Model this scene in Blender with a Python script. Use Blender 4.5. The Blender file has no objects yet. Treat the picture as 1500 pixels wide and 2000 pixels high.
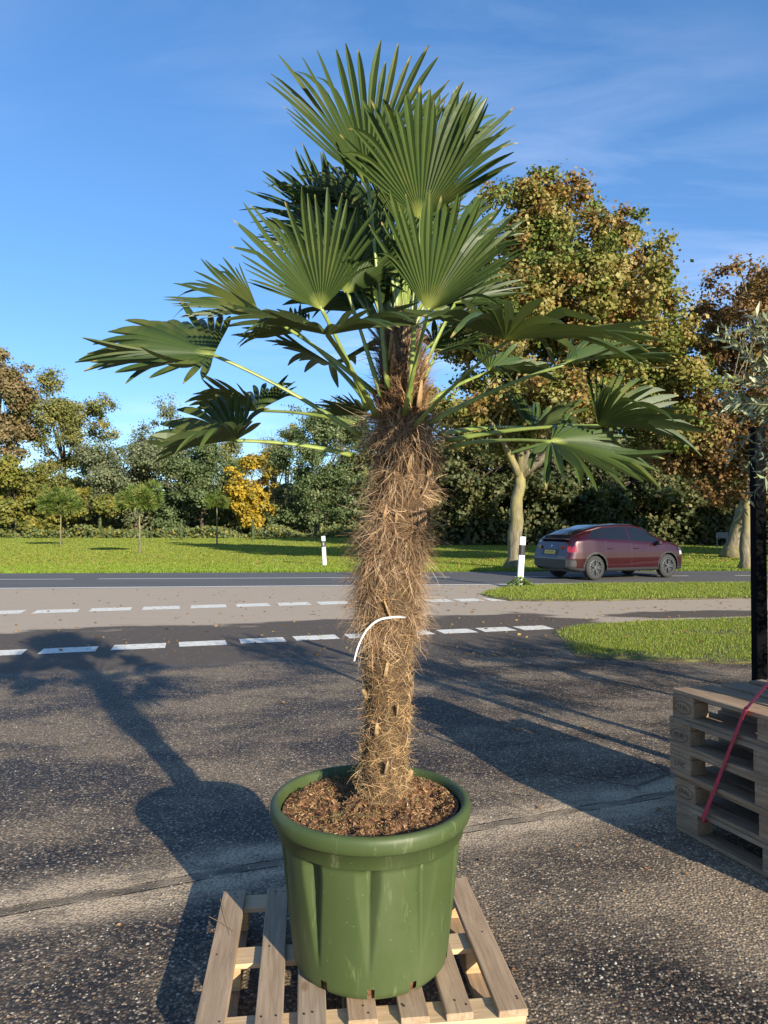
import bpy, bmesh, math, random
import numpy as np
from mathutils import Vector, Matrix, noise as mnoise

# ------------------------------------------------------------------ camera, sky, sun, exposure
SC = bpy.context.scene
COL = SC.collection
F = 1387.0                      # focal length in pixels of the 1500 x 2000 photograph
CAMH = 1.58
PITCH = math.atan(26.0 / F)
cam_d = bpy.data.cameras.new('camera')
cam_d.sensor_fit = 'VERTICAL'; cam_d.sensor_height = 24.0; cam_d.lens = 24.0 * F / 2000.0
cam_d.clip_start = 0.05; cam_d.clip_end = 3000
cam = bpy.data.objects.new('camera', cam_d); COL.objects.link(cam)
cam.location = (0, 0, CAMH); cam.rotation_euler = (math.radians(90) + PITCH, 0, 0)
SC.camera = cam

SUN_EL = math.radians(18.6)
SUN_AZ = (0.527, -0.85)         # horizontal direction towards the sun
wd = bpy.data.worlds.new('World'); SC.world = wd; wd.use_nodes = True
nt = wd.node_tree; nt.nodes.clear()
def wn(t, **k):
    n = nt.nodes.new(t)
    for a, b in k.items(): setattr(n, a, b)
    return n
sky = wn('ShaderNodeTexSky', sky_type='NISHITA', sun_disc=False, sun_elevation=SUN_EL,
         sun_rotation=math.atan2(SUN_AZ[0], SUN_AZ[1]), altitude=0, air_density=1.0, dust_density=0.15, ozone_density=1.8)
tc = wn('ShaderNodeTexCoord')
sep = wn('ShaderNodeSeparateXYZ'); nt.links.new(tc.outputs['Generated'], sep.inputs[0])
def wmath(op, a, b=None, c=None, clamp=False):
    n = wn('ShaderNodeMath', operation=op, use_clamp=clamp)
    for i, v in enumerate((a, b, c)):
        if v is None: continue
        if isinstance(v, (int, float)): n.inputs[i].default_value = v
        else: nt.links.new(v, n.inputs[i])
    return n.outputs[0]
den = wmath('ADD', wmath('MAXIMUM', sep.outputs[2], 0.0), 0.12)
cmb = wn('ShaderNodeCombineXYZ')
nt.links.new(wmath('DIVIDE', sep.outputs[0], den), cmb.inputs[0]); nt.links.new(wmath('DIVIDE', sep.outputs[1], den), cmb.inputs[1])
mp = wn('ShaderNodeMapping'); mp.inputs['Rotation'].default_value = (0, 0, math.radians(-40)); mp.inputs['Scale'].default_value = (0.8, 2.6, 1)
mp.inputs['Location'].default_value = (3.3, 4.9, 0)
nt.links.new(cmb.outputs[0], mp.inputs[0])
n1 = wn('ShaderNodeTexNoise'); n1.inputs['Scale'].default_value = 1.1; n1.inputs['Detail'].default_value = 7; n1.inputs['Roughness'].default_value = 0.58; n1.inputs['Distortion'].default_value = 0.6
nt.links.new(mp.outputs[0], n1.inputs['Vector'])
n2 = wn('ShaderNodeTexNoise'); n2.inputs['Scale'].default_value = 0.45; n2.inputs['Detail'].default_value = 2
mp2 = wn('ShaderNodeMapping'); mp2.inputs['Location'].default_value = (8.2, 9.9, 0); nt.links.new(cmb.outputs[0], mp2.inputs[0]); nt.links.new(mp2.outputs[0], n2.inputs['Vector'])
r1 = wn('ShaderNodeMapRange'); r1.inputs[1].default_value = 0.44; r1.inputs[2].default_value = 0.82; nt.links.new(n1.outputs['Fac'], r1.inputs[0])
r2 = wn('ShaderNodeMapRange'); r2.inputs[1].default_value = 0.46; r2.inputs[2].default_value = 0.72; nt.links.new(n2.outputs['Fac'], r2.inputs[0])
cf = wmath('MULTIPLY', wmath('MULTIPLY', r1.outputs[0], r2.outputs[0]), 0.62, clamp=True)
mixc = wn('ShaderNodeMix', data_type='RGBA'); nt.links.new(cf, mixc.inputs[0])
tint = wn('ShaderNodeMix', data_type='RGBA', blend_type='MULTIPLY'); tint.inputs[0].default_value = 1.0
hs = wn('ShaderNodeHueSaturation'); hs.inputs['Saturation'].default_value = 1.42; gm_ = wn('ShaderNodeGamma'); gm_.inputs[1].default_value = 0.78; nt.links.new(sky.outputs[0], gm_.inputs[0]); nt.links.new(gm_.outputs[0], hs.inputs['Color']); nt.links.new(hs.outputs[0], tint.inputs[6]); 
low = wn('ShaderNodeMapRange'); low.inputs[1].default_value = 0.0; low.inputs[2].default_value = 0.42; nt.links.new(sep.outputs[2], low.inputs[0])
tc2 = wn('ShaderNodeMix', data_type='RGBA'); nt.links.new(low.outputs[0], tc2.inputs[0]); tc2.inputs[6].default_value = (0.66, 0.90, 1.30, 1); tc2.inputs[7].default_value = (1.10, 1.08, 1.26, 1); nt.links.new(tc2.outputs[2], tint.inputs[7])
nt.links.new(tint.outputs[2], mixc.inputs[6]); mixc.inputs[7].default_value = (5.6, 5.9, 6.4, 1)
bg = wn('ShaderNodeBackground'); bg.inputs['Strength'].default_value = 0.120
nt.links.new(mixc.outputs[2], bg.inputs[0])
wo = wn('ShaderNodeOutputWorld'); nt.links.new(bg.outputs[0], wo.inputs[0])

sun_d = bpy.data.lights.new('sun', 'SUN'); sun_d.energy = 5.0; sun_d.angle = math.radians(0.53); sun_d.color = (1.0, 0.90, 0.72)
sun = bpy.data.objects.new('sun', sun_d); COL.objects.link(sun)
ce, se = math.cos(SUN_EL), math.sin(SUN_EL)
SUNV = Vector((-SUN_AZ[0] * ce, -SUN_AZ[1] * ce, -se)).normalized()
sun.rotation_euler = SUNV.to_track_quat('-Z', 'Y').to_euler()
sun.location = (6, -10, 12)
vs = SC.view_settings
vs.view_transform = 'Standard'; vs.look = 'None'; vs.exposure = 1.02; vs.gamma = 1.0; vs.use_curve_mapping = False

# ------------------------------------------------------------------ helpers
def P(px, py, d):
    """point at depth d (metres along +Y) seen at photo pixel px, py"""
    rx, rz = (px - 750) / F, (1000 - py) / F
    y = math.cos(PITCH) - math.sin(PITCH) * rz; z = math.sin(PITCH) + math.cos(PITCH) * rz
    s = d / y
    return Vector((rx * s, d, CAMH + z * s))
def G(px, py, z=0.0):
    """ground point under a photo pixel"""
    rx, rz = (px - 750) / F, (1000 - py) / F
    y = math.cos(PITCH) - math.sin(PITCH) * rz; zz = math.sin(PITCH) + math.cos(PITCH) * rz
    s = (z - CAMH) / zz
    return Vector((rx * s, y * s, z))

def tag(o, label=None, cat=None, group=None, kind=None):
    if label: o['label'] = label
    if cat: o['category'] = cat
    if group: o['group'] = group
    if kind: o['kind'] = kind
    return o
def empty(name, loc=(0, 0, 0), rz=0.0, label=None, cat=None, group=None):
    o = bpy.data.objects.new(name, None); COL.objects.link(o); o.empty_display_size = 0.1
    o.location = loc; o.rotation_euler = (0, 0, rz)
    return tag(o, label, cat, group)
def link(name, me, parent=None, mat=None):
    o = bpy.data.objects.new(name, me); COL.objects.link(o)
    if mat is not None and not me.materials: me.materials.append(mat)
    if parent is not None: o.parent = parent
    return o
def mesh_np(name, V, Fc, mat=None, smooth=False, col=None):
    """V (n,3), Fc (m,k) or list of faces; col optional (n,4) point colour"""
    me = bpy.data.meshes.new(name)
    V = np.asarray(V, dtype=np.float32)
    if isinstance(Fc, np.ndarray):
        m, k = Fc.shape
        me.vertices.add(len(V)); me.vertices.foreach_set('co', V.ravel())
        me.loops.add(m * k); me.loops.foreach_set('vertex_index', Fc.astype(np.int32).ravel())
        me.polygons.add(m); me.polygons.foreach_set('loop_start', np.arange(0, m * k, k, dtype=np.int32))
        me.update(calc_edges=True)
    else:
        me.from_pydata([tuple(v) for v in V.tolist()], [], [list(f) for f in Fc])
    if smooth: me.polygons.foreach_set('use_smooth', np.ones(len(me.polygons), dtype=bool))
    if col is not None:
        a = me.color_attributes.new('Col', 'FLOAT_COLOR', 'POINT')
        a.data.foreach_set('color', np.asarray(col, dtype=np.float32).ravel())
    if mat is not None: me.materials.append(mat)
    me.update()
    return me
class MB:
    """collects pieces of one mesh"""
    def __init__(s): s.v = []; s.f = []; s.c = []
    def add(s, V, Fc, col=None):
        o = len(s.v); s.v += [tuple(v) for v in V]; s.f += [[i + o for i in f] for f in Fc]
        s.c += [col if col else (1, 1, 1, 1)] * len(V)
        return s
    def box(s, c, d, R=None):
        V = []
        for x in (-.5, .5):
            for y in (-.5, .5):
                for z in (-.5, .5):
                    p = Vector((x * d[0], y * d[1], z * d[2]))
                    if R is not None: p = R @ p
                    V.append(Vector(c) + p)
        return s.add(V, [(0, 1, 3, 2), (4, 6, 7, 5), (0, 4, 5, 1), (2, 3, 7, 6), (0, 2, 6, 4), (1, 5, 7, 3)])
    def mesh(s, name, mat=None, smooth=False, usecol=False):
        return mesh_np(name, np.array(s.v), s.f, mat, smooth, np.array(s.c) if usecol else None)
def tube(pts, rad, n=8, flat=1.0, caps=True):
    pts = [Vector(p) for p in pts]; V = []; Fc = []
    if not hasattr(rad, '__len__'): rad = [rad] * len(pts)
    t0 = (pts[1] - pts[0]).normalized()
    u = t0.orthogonal().normalized()
    for i, p in enumerate(pts):
        t = (pts[min(i + 1, len(pts) - 1)] - pts[max(i - 1, 0)]).normalized()
        u = (u - t * u.dot(t)).normalized(); w = t.cross(u)
        for k in range(n):
            a = 2 * math.pi * k / n
            V.append(p + (u * math.cos(a) + w * math.sin(a) * flat) * rad[i])
    for i in range(len(pts) - 1):
        for k in range(n):
            a = i * n + k; b = i * n + (k + 1) % n
            Fc.append((a, b, b + n, a + n))
    if caps:
        Fc.append(tuple(range(n - 1, -1, -1))); Fc.append(tuple(range((len(pts) - 1) * n, len(pts) * n)))
    return V, Fc
def bez(a, b, c, n=10):
    a, b, c = Vector(a), Vector(b), Vector(c)
    return [a * (1 - t) ** 2 + b * 2 * t * (1 - t) + c * t * t for t in [i / n for i in range(n + 1)]]
def lathe(prof, n=48, closed_top=False, closed_bot=False):
    V = []; Fc = []
    for r, z in prof:
        for k in range(n):
            a = 2 * math.pi * k / n; V.append((r * math.cos(a), r * math.sin(a), z))
    for i in range(len(prof) - 1):
        for k in range(n):
            a = i * n + k; b = i * n + (k + 1) % n
            Fc.append((a, b, b + n, a + n))
    if closed_bot: Fc.append(tuple(range(n - 1, -1, -1)))
    if closed_top: Fc.append(tuple(range((len(prof) - 1) * n, len(prof) * n)))
    return V, Fc
def bevel_box_mesh(name, d, bev, mat, rough=0.0, seed=0):
    bm = bmesh.new(); bmesh.ops.create_cube(bm, size=1.0)
    for v in bm.verts: v.co = Vector((v.co.x * d[0], v.co.y * d[1], v.co.z * d[2]))
    bmesh.ops.bevel(bm, geom=list(bm.edges), offset=bev, segments=1, affect='EDGES')
    if rough:
        rg = random.Random(seed)
        for v in bm.verts: v.co += Vector((rg.uniform(-1, 1), rg.uniform(-1, 1), rg.uniform(-1, 1))) * rough
    me = bpy.data.meshes.new(name); bm.to_mesh(me); bm.free()
    if mat: me.materials.append(mat)
    return me
def text_mesh(name, s, size, mat, depth=0.0005, align='CENTER'):
    cu = bpy.data.curves.new(name, 'FONT'); cu.body = s; cu.size = size; cu.extrude = depth; cu.align_x = align; cu.align_y = 'CENTER'
    cu.resolution_u = 3
    o = bpy.data.objects.new(name + '_tmp', cu); COL.objects.link(o)
    bpy.context.view_layer.update()
    me = bpy.data.meshes.new_from_object(o.evaluated_get(bpy.context.evaluated_depsgraph_get()))
    bpy.data.objects.remove(o); bpy.data.curves.remove(cu)
    me.name = name; me.materials.clear(); me.materials.append(mat)
    return me

# ------------------------------------------------------------------ materials
class M:
    def __init__(s, name):
        s.m = bpy.data.materials.new(name); s.m.use_nodes = True; s.t = s.m.node_tree; s.t.nodes.clear()
        s.out = s.n('ShaderNodeOutputMaterial'); s.b = s.n('ShaderNodeBsdfPrincipled'); s.l(s.b.outputs[0], s.out.inputs[0])
    def n(s, t, **k):
        n = s.t.nodes.new(t)
        for a, b in k.items(): setattr(n, a, b)
        return n
    def l(s, a, b): s.t.links.new(a, b)
    def put(s, sock, v):
        if isinstance(v, (int, float)): sock.default_value = v
        elif isinstance(v, (tuple, list)): sock.default_value = tuple(v) + ((1,) if len(v) == 3 and sock.type == 'RGBA' else ())
        else: s.l(v, sock)
    def set(s, **k):
        names = dict(color='Base Color', rough='Roughness', metal='Metallic', coat='Coat Weight', coatr='Coat Roughness', spec='Specular IOR Level', normal='Normal', sub='Subsurface Weight', alpha='Alpha', trans='Transmission Weight', sheen='Sheen Weight')
        for a, v in k.items(): s.put(s.b.inputs[names[a]], v)
        return s
    def coord(s, kind='Object', scale=(1, 1, 1), rot=(0, 0, 0), loc=(0, 0, 0)):
        c = s.n('ShaderNodeTexCoord'); mp = s.n('ShaderNodeMapping'); s.l(c.outputs[kind], mp.inputs[0])
        mp.inputs['Scale'].default_value = scale; mp.inputs['Rotation'].default_value = rot; mp.inputs['Location'].default_value = loc
        return mp.outputs[0]
    def noise(s, vec, scale, detail=4, rough=0.55, dist=0.0, out='Fac'):
        n = s.n('ShaderNodeTexNoise'); s.l(vec, n.inputs['Vector']); n.inputs['Scale'].default_value = scale
        n.inputs['Detail'].default_value = detail; n.inputs['Roughness'].default_value = rough; n.inputs['Distortion'].default_value = dist
        return n.outputs[out]
    def voro(s, vec, scale, feature='F1', out='Color', rand=1.0):
        n = s.n('ShaderNodeTexVoronoi', feature=feature); s.l(vec, n.inputs['Vector']); n.inputs['Scale'].default_value = scale
        n.inputs['Randomness'].default_value = rand
        return n.outputs[out]
    def ramp(s, fac, stops, interp='LINEAR'):
        r = s.n('ShaderNodeValToRGB'); s.l(fac, r.inputs[0]); r.color_ramp.interpolation = interp
        e = r.color_ramp.elements
        while len(e) < len(stops): e.new(0.5)
        for i, (p, c) in enumerate(stops):
            e[i].position = p; e[i].color = (c, c, c, 1) if isinstance(c, (int, float)) else tuple(c) + (1,)
        return r.outputs[0]
    def mix(s, fac, a, b, mode='MIX'):
        m = s.n('ShaderNodeMix', data_type='RGBA', blend_type=mode); s.put(m.inputs[0], fac); s.put(m.inputs[6], a); s.put(m.inputs[7], b)
        return m.outputs[2]
    def math(s, op, a, b=None, c=None, clamp=False):
        n = s.n('ShaderNodeMath', operation=op, use_clamp=clamp)
        for i, v in enumerate((a, b, c)):
            if v is not None: s.put(n.inputs[i], v)
        return n.outputs[0]
    def rng(s, v, a, b, c=0.0, d=1.0, smooth=False):
        n = s.n('ShaderNodeMapRange'); s.l(v, n.inputs[0])
        if smooth: n.interpolation_type = 'SMOOTHSTEP'
        for i, x in enumerate((a, b, c, d)): n.inputs[i + 1].default_value = x
        return n.outputs[0]
    def bump(s, h, strength=0.5, dist=0.01, normal=None):
        n = s.n('ShaderNodeBump'); s.l(h, n.inputs['Height']); n.inputs['Strength'].default_value = strength; n.inputs['Distance'].default_value = dist
        if normal is not None: s.l(normal, n.inputs['Normal'])
        return n.outputs[0]
    def attr(s, name='Col', out='Color'):
        n = s.n('ShaderNodeAttribute'); n.attribute_name = name; return n.outputs[out]
    def sepc(s, c):
        n = s.n('ShaderNodeSeparateColor'); s.l(c, n.inputs[0]); return n.outputs
    def sepv(s, c):
        n = s.n('ShaderNodeSeparateXYZ'); s.l(c, n.inputs[0]); return n.outputs
    def objrand(s): return s.n('ShaderNodeObjectInfo').outputs['Random']
    def translucent(s, color, fac):
        tr = s.n('ShaderNodeBsdfTranslucent'); s.put(tr.inputs[0], color)
        mx = s.n('ShaderNodeMixShader'); mx.inputs[0].default_value = fac
        s.l(s.b.outputs[0], mx.inputs[1]); s.l(tr.outputs[0], mx.inputs[2]); s.l(mx.outputs[0], s.out.inputs[0])
        return s
MAT = {}
def simple(name, color, rough=0.5, metal=0.0, **k):
    m = M(name).set(color=color, rough=rough, metal=metal, **k); MAT[name] = m.m; return m.m

# foliage: colour comes from a per-leaf attribute
def leaf_mat(name, trans=0.3, rough=0.55, tint=(1.0, 1.0, 0.6)):
    m = M(name); c = m.attr(); m.set(color=c, rough=rough, spec=0.3)
    m.translucent(m.mix(1.0, c, tint, 'MULTIPLY'), trans); MAT[name] = m.m; return m.m
leaf_mat('foliage', 0.32)
leaf_mat('olive_leaf', 0.15, 0.45)
leaf_mat('grass_blade', 0.35, 0.5)
leaf_mat('fibre', 0.12, 0.75, (1, 0.8, 0.6))

m = M('bark'); v = m.coord('Object', (1, 1, 0.25))
nz = m.noise(v, 9, 6, 0.65); c = m.ramp(nz, [(0.3, (0.06, 0.05, 0.035)), (0.55, (0.17, 0.145, 0.095)), (0.8, (0.28, 0.24, 0.16))])
al = m.ramp(m.noise(m.coord('Object', (1, 1, 0.5), loc=(3, 1, 0)), 1.3, 3), [(0.42, 0.0), (0.65, 1.0)])
c = m.mix(m.math('MULTIPLY', al, 0.75), c, (0.27, 0.235, 0.075)); m.set(color=c, rough=0.9, normal=m.bump(nz, 0.9, 0.03)); MAT['bark'] = m.m
m = M('dark_bark'); v = m.coord('Object', (1, 1, 0.2)); nz = m.noise(v, 7, 5)
m.set(color=m.ramp(nz, [(0.3, (0.035, 0.028, 0.02)), (0.7, (0.13, 0.10, 0.07))]), rough=0.9, normal=m.bump(nz, 0.8, 0.03)); MAT['dark_bark'] = m.m

# palm blade. Col.r = distance along segment 0..1, g = random per segment, b = 1 on the midrib
m = M('palm_blade'); r, g, b = m.sepc(m.attr())[:3]
v = m.coord('Object'); nz = m.noise(v, 14, 3)
base = m.mix(g, (0.017, 0.036, 0.008), (0.052, 0.076, 0.014))
base = m.mix(m.math('MULTIPLY', b, 0.35), base, (0.15, 0.19, 0.05))
base = m.mix(m.math('MULTIPLY', nz, 0.35), base, (0.075, 0.125, 0.045))
hubf = m.rng(r, 0.0, 0.13, 0.9, 0.0); base = m.mix(hubf, base, (0.36, 0.38, 0.10))
tipn = m.math('ADD', m.math('SUBTRACT', r, m.rng(g, 0.1, 0.45, 0.0, 0.075)), m.math('MULTIPLY', m.math('SUBTRACT', m.noise(v, 22, 2), 0.5), 0.10))
base = m.mix(m.rng(tipn, 0.925, 0.965), base, (0.33, 0.27, 0.09)); base = m.mix(m.rng(tipn, 0.965, 0.995), base, (0.20, 0.115, 0.055))
rdl = m.objrand(); base = m.mix(rdl, base, m.mix(1.0, base, (0.62, 0.70, 0.62), 'MULTIPLY')); base = m.mix(m.rng(m.math('ADD', m.noise(v, 5, 3), m.math('MULTIPLY', rdl, 0.12)), 0.62, 0.74, 0.0, 0.35), base, (0.16, 0.16, 0.035))
geo = m.n('ShaderNodeNewGeometry')
base = m.mix(m.math('MULTIPLY', geo.outputs['Backfacing'], 0.35), base, (0.15, 0.20, 0.09))
m.set(color=base, rough=0.43, spec=0.3); m.translucent(m.mix(1.0, base, (1.2, 1.3, 0.4), 'MULTIPLY'), 0.13); MAT['palm_blade'] = m.m
m = M('palm_petiole'); v = m.coord('Object', (1, 1, 1)); nz = m.noise(v, 20, 3)
m.set(color=m.ramp(nz, [(0.3, (0.12, 0.17, 0.035)), (0.7, (0.24, 0.29, 0.07))]), rough=0.4); MAT['palm_petiole'] = m.m
m = M('palm_trunk'); v = m.coord('Object', (1, 1, 1.6)); nz = m.noise(v, 28, 6, 0.7, 1.0)
m.set(color=m.ramp(nz, [(0.3, (0.035, 0.02, 0.009)), (0.6, (0.12, 0.07, 0.032)), (0.8, (0.22, 0.14, 0.07))]), rough=0.95, normal=m.bump(nz, 1.0, 0.02)); MAT['palm_trunk'] = m.m
m = M('leaf_base'); v = m.coord('Object', (1, 1, 0.4)); nz = m.noise(v, 40, 4); rd = m.objrand()
c = m.mix(rd, (0.34, 0.235, 0.12), (0.40, 0.24, 0.10)); m.set(color=m.mix(m.math('MULTIPLY', nz, 0.7), c, (0.15, 0.10, 0.055)), rough=0.75, normal=m.bump(nz, 0.4, 0.004)); MAT['leaf_base'] = m.m

# green plastic of the tub, dusty with scratches
m = M('green_plastic'); v = m.coord('Object')
nz = m.noise(v, 5, 5); sp = m.ramp(m.voro(v, 48, 'F1', 'Distance'), [(0.0, 1.0), (0.07, 1.0), (0.11, 0.0)])
spm = m.math('MULTIPLY', sp, m.ramp(m.noise(v, 24, 2), [(0.56, 0.0), (0.6, 1.0)]))
c = m.mix(nz, (0.040, 0.062, 0.018), (0.054, 0.077, 0.025))
scr = m.ramp(m.noise(m.coord('Object', (3, 3, 0.5), rot=(0.2, 0.3, 0.1)), 9, 4, 0.7, 0.5), [(0.60, 0.0), (0.74, 1.0)])
c = m.mix(m.math('MULTIPLY', m.ramp(m.noise(m.coord('Object', (1, 1, 0.35), loc=(1, 2, 3)), 4, 5, 0.6), [(0.45, 0.0), (0.75, 1.0)]), 0.28), c, (0.14, 0.15, 0.085))
c = m.mix(m.math('MULTIPLY', scr, 0.3), c, (0.30, 0.32, 0.17)); c = m.mix(m.math('MULTIPLY', spm, 0.28), c, (0.40, 0.40, 0.28))
m.set(color=c, rough=m.rng(nz, 0.2, 0.8, 0.46, 0.62), spec=0.35, normal=m.bump(m.noise(v, 30, 3), 0.08, 0.005)); MAT['green_plastic'] = m.m
m = M('soil'); v = m.coord('Object'); nz = m.noise(v, 34, 6, 0.7)
c = m.ramp(nz, [(0.28, (0.03, 0.014, 0.007)), (0.46, (0.16, 0.078, 0.034)), (0.62, (0.30, 0.165, 0.078)), (0.8, (0.42, 0.27, 0.15))])
gm = m.ramp(m.noise(m.coord('Object', loc=(2, 5, 0)), 7, 3), [(0.55, 0.0), (0.68, 1.0)])
c = m.mix(m.math('MULTIPLY', gm, 0.6), c, (0.14, 0.15, 0.04)); m.set(color=c, rough=0.95, normal=m.bump(nz, 1.0, 0.03)); MAT['soil'] = m.m

# weathered pallet wood, grain along the object's local X
def wood(name, a, b, cc, stain=0.5):
    m = M(name); rd = m.objrand()
    off = m.n('ShaderNodeCombineXYZ'); m.l(m.math('MULTIPLY', rd, 37.0), off.inputs[0]); m.l(m.math('MULTIPLY', rd, 11.0), off.inputs[1])
    tcx = m.n('ShaderNodeTexCoord'); ad = m.n('ShaderNodeVectorMath', operation='ADD'); m.l(tcx.outputs['Object'], ad.inputs[0]); m.l(off.outputs[0], ad.inputs[1])
    mp = m.n('ShaderNodeMapping'); m.l(ad.outputs[0], mp.inputs[0]); mp.inputs['Scale'].default_value = (0.8, 14, 14)
    mp3 = m.n('ShaderNodeMapping'); m.l(ad.outputs[0], mp3.inputs[0]); mp3.inputs['Scale'].default_value = (2.2, 6, 6)
    g1 = m.noise(mp.outputs[0], 5.5, 6, 0.65, 0.8); big = m.noise(mp3.outputs[0], 1.6, 3)
    c = m.ramp(g1, [(0.25, a), (0.5, b), (0.75, cc)])
    c = m.mix(m.math('MULTIPLY', m.ramp(big, [(0.4, 0.0), (0.7, 1.0)]), stain), c, (a[0] * 0.9, a[1] * 0.85, a[2] * 0.8))
    kn = m.n('ShaderNodeMapping'); m.l(ad.outputs[0], kn.inputs[0]); kn.inputs['Scale'].default_value = (4, 9, 0.01)
    kd = m.ramp(m.voro(kn.outputs[0], 1.0, 'F1', 'Distance'), [(0.06, 1.0), (0.13, 0.0)]); c = m.mix(m.math('MULTIPLY', kd, 0.7), c, (0.17, 0.09, 0.04))
    hue = m.mix(rd, (1.12, 1.0, 0.88), (0.97, 0.95, 0.93)); c = m.mix(1.0, c, hue, 'MULTIPLY')
    m.set(color=c, rough=0.85, normal=m.bump(g1, 0.35, 0.004)); MAT[name] = m.m
wood('pallet_wood', (0.20, 0.148, 0.10), (0.32, 0.245, 0.17), (0.43, 0.34, 0.245), 0.45)
wood('fresh_wood', (0.36, 0.26, 0.15), (0.50, 0.38, 0.235), (0.60, 0.48, 0.32), 0.2)
wood('block_wood', (0.28, 0.19, 0.105), (0.40, 0.285, 0.16), (0.48, 0.36, 0.21), 0.4)
wood('old_wood', (0.14, 0.098, 0.064), (0.27, 0.20, 0.135), (0.42, 0.325, 0.23), 0.5)
simple('nail', (0.03, 0.02, 0.015), 0.6, 0.3)
simple('stamp_ink', (0.06, 0.045, 0.03), 0.9)
simple('red_strap', (0.45, 0.016, 0.045), 0.5)
simple('black_metal', (0.0025, 0.0025, 0.0035), 0.8, spec=0.05)
simple('black_pot', (0.012, 0.012, 0.013), 0.5)
simple('white_plastic', (0.78, 0.78, 0.76), 0.4)
simple('black_band', (0.02, 0.02, 0.022), 0.5)
simple('galvanised', (0.30, 0.31, 0.32), 0.5, 0.6)
simple('sign_white', (0.7, 0.7, 0.68), 0.5)
simple('sign_red', (0.5, 0.03, 0.02), 0.5)
simple('sign_back', (0.16, 0.17, 0.18), 0.6)
simple('white_tie', (0.85, 0.86, 0.86), 0.3)
simple('reflector', (0.5, 0.5, 0.5), 0.2, 0.5)

# pavement of yard, crossing and cycle path in one sheet; v is worked out from the position on the ground
m = M('pavement'); co = m.coord('Object'); X, Y, Z = m.sepv(co)
U = m.math('SUBTRACT', Y, m.math('MULTIPLY', X, 0.29))
wob = m.math('SUBTRACT', m.noise(m.coord('Object', (0.5, 1.3, 1)), 1.3, 5, 0.6), 0.5)
wob2 = m.math('SUBTRACT', m.noise(co, 2.2, 4), 0.5)
# coarse exposed aggregate
wv = m.n('ShaderNodeVectorMath', operation='ADD'); m.l(co, wv.inputs[0])
wsc = m.n('ShaderNodeVectorMath', operation='SCALE'); m.l(m.noise(co, 60, 2, out='Color'), wsc.inputs[0]); wsc.inputs['Scale'].default_value = 0.008; m.l(wsc.outputs[0], wv.inputs[1])
vc = m.voro(wv.outputs[0], 84, 'F1', 'Color'); vd = m.voro(wv.outputs[0], 84, 'F1', 'Distance')
cr, cg, cb = m.sepc(vc)[:3]
chip = m.ramp(cr, [(0.0, (0.028, 0.026, 0.025)), (0.35, (0.055, 0.049, 0.043)), (0.6, (0.12, 0.102, 0.08)), (0.8, (0.215, 0.168, 0.115)), (0.95, (0.36, 0.30, 0.225)), (1.0, (0.55, 0.50, 0.42))])
chip = m.mix(m.rng(cg, 0.9, 1.0, 0, 0.6), chip, (0.25, 0.13, 0.06))
binder = m.mix(m.rng(vd, 0.40, 0.72), chip, (0.030, 0.028, 0.027))
dry = m.ramp(m.noise(m.coord('Object', (0.9, 1.4, 1), loc=(1.7, 0.35, 0)), 0.85, 6, 0.62), [(0.42, 0.0), (0.58, 1.0)])
lr = m.math('ADD', m.math('DIVIDE', m.math('ABSOLUTE', m.math('SUBTRACT', X, 1.55)), 0.95), m.math('DIVIDE', m.math('ABSOLUTE', m.math('SUBTRACT', Y, 3.0)), 0.72))
dry = m.math('MAXIMUM', m.math('MULTIPLY', dry, 0.75), m.rng(m.math('ADD', lr, m.math('MULTIPLY', wob2, 1.6)), 0.6, 1.25, 1.0, 0.0))
# dusty strip along the old trench joint
V2 = m.math('SUBTRACT', m.math('SUBTRACT', Y, m.math('MULTIPLY', X, 0.395)), 3.549)
V2w = m.math('ADD', V2, m.math('MULTIPLY', wob2, 0.05))
strip = m.math('MULTIPLY', m.rng(m.math('ABSOLUTE', m.math('ADD', V2, m.math('MULTIPLY', wob, 0.4))), 0.14, 0.34, 1.0, 0.0), m.rng(m.noise(m.coord('Object', (1, 1.6, 1), loc=(5, 2, 0)), 3.2, 6, 0.65), 0.30, 0.52, 0.4, 1.0))
drym = m.math('MAXIMUM', dry, strip)
grime = m.noise(co, 24, 4)
dust = m.mix(m.math('MULTIPLY', grime, 0.6), (0.42, 0.365, 0.285), (0.26, 0.224, 0.178))
coarse = m.mix(m.math('ADD', m.math('MULTIPLY', drym, 0.40), m.math('MULTIPLY', strip, 0.55)), binder, m.mix(m.rng(vd, 0.3, 0.7), dust, m.mix(1.0, dust, (0.55, 0.55, 0.55), 'MULTIPLY'))); coarse = m.mix(1.0, coarse, m.mix(drym, (0.72, 0.72, 0.74), (1.35, 1.3, 1.22)), 'MULTIPLY')
jd = m.math('ABSOLUTE', m.math('ADD', V2w, 0.0))
joint = m.rng(jd, 0.022, 0.034, 1.0, 0.0)
coarse = m.mix(m.math('MULTIPLY', joint, 0.85), coarse, m.mix(m.rng(m.noise(co, 3.1, 4), 0.38, 0.58), (0.05, 0.045, 0.038), (0.24, 0.205, 0.155)))
edge = m.math('MULTIPLY', m.rng(m.math('ABSOLUTE', m.math('SUBTRACT', jd, 0.035)), 0.003, 0.009, 1.0, 0.0), m.rng(m.noise(co, 5, 3), 0.4, 0.55))
coarse = m.mix(edge, coarse, (0.018, 0.016, 0.014))
ck = m.rng(m.voro(wv.outputs[0], 1.15, 'DISTANCE_TO_EDGE', 'Distance'), 0.006, 0.014, 1.0, 0.0)
ck = m.math('MULTIPLY', ck, m.math('MULTIPLY', m.rng(X, 0.5, 0.8), m.rng(m.math('ABSOLUTE', m.math('SUBTRACT', V2, 0.45)), 0.25, 0.4, 1.0, 0.0))); coarse = m.mix(m.math('MULTIPLY', ck, 0.6), coarse, (0.02, 0.018, 0.016))
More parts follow.
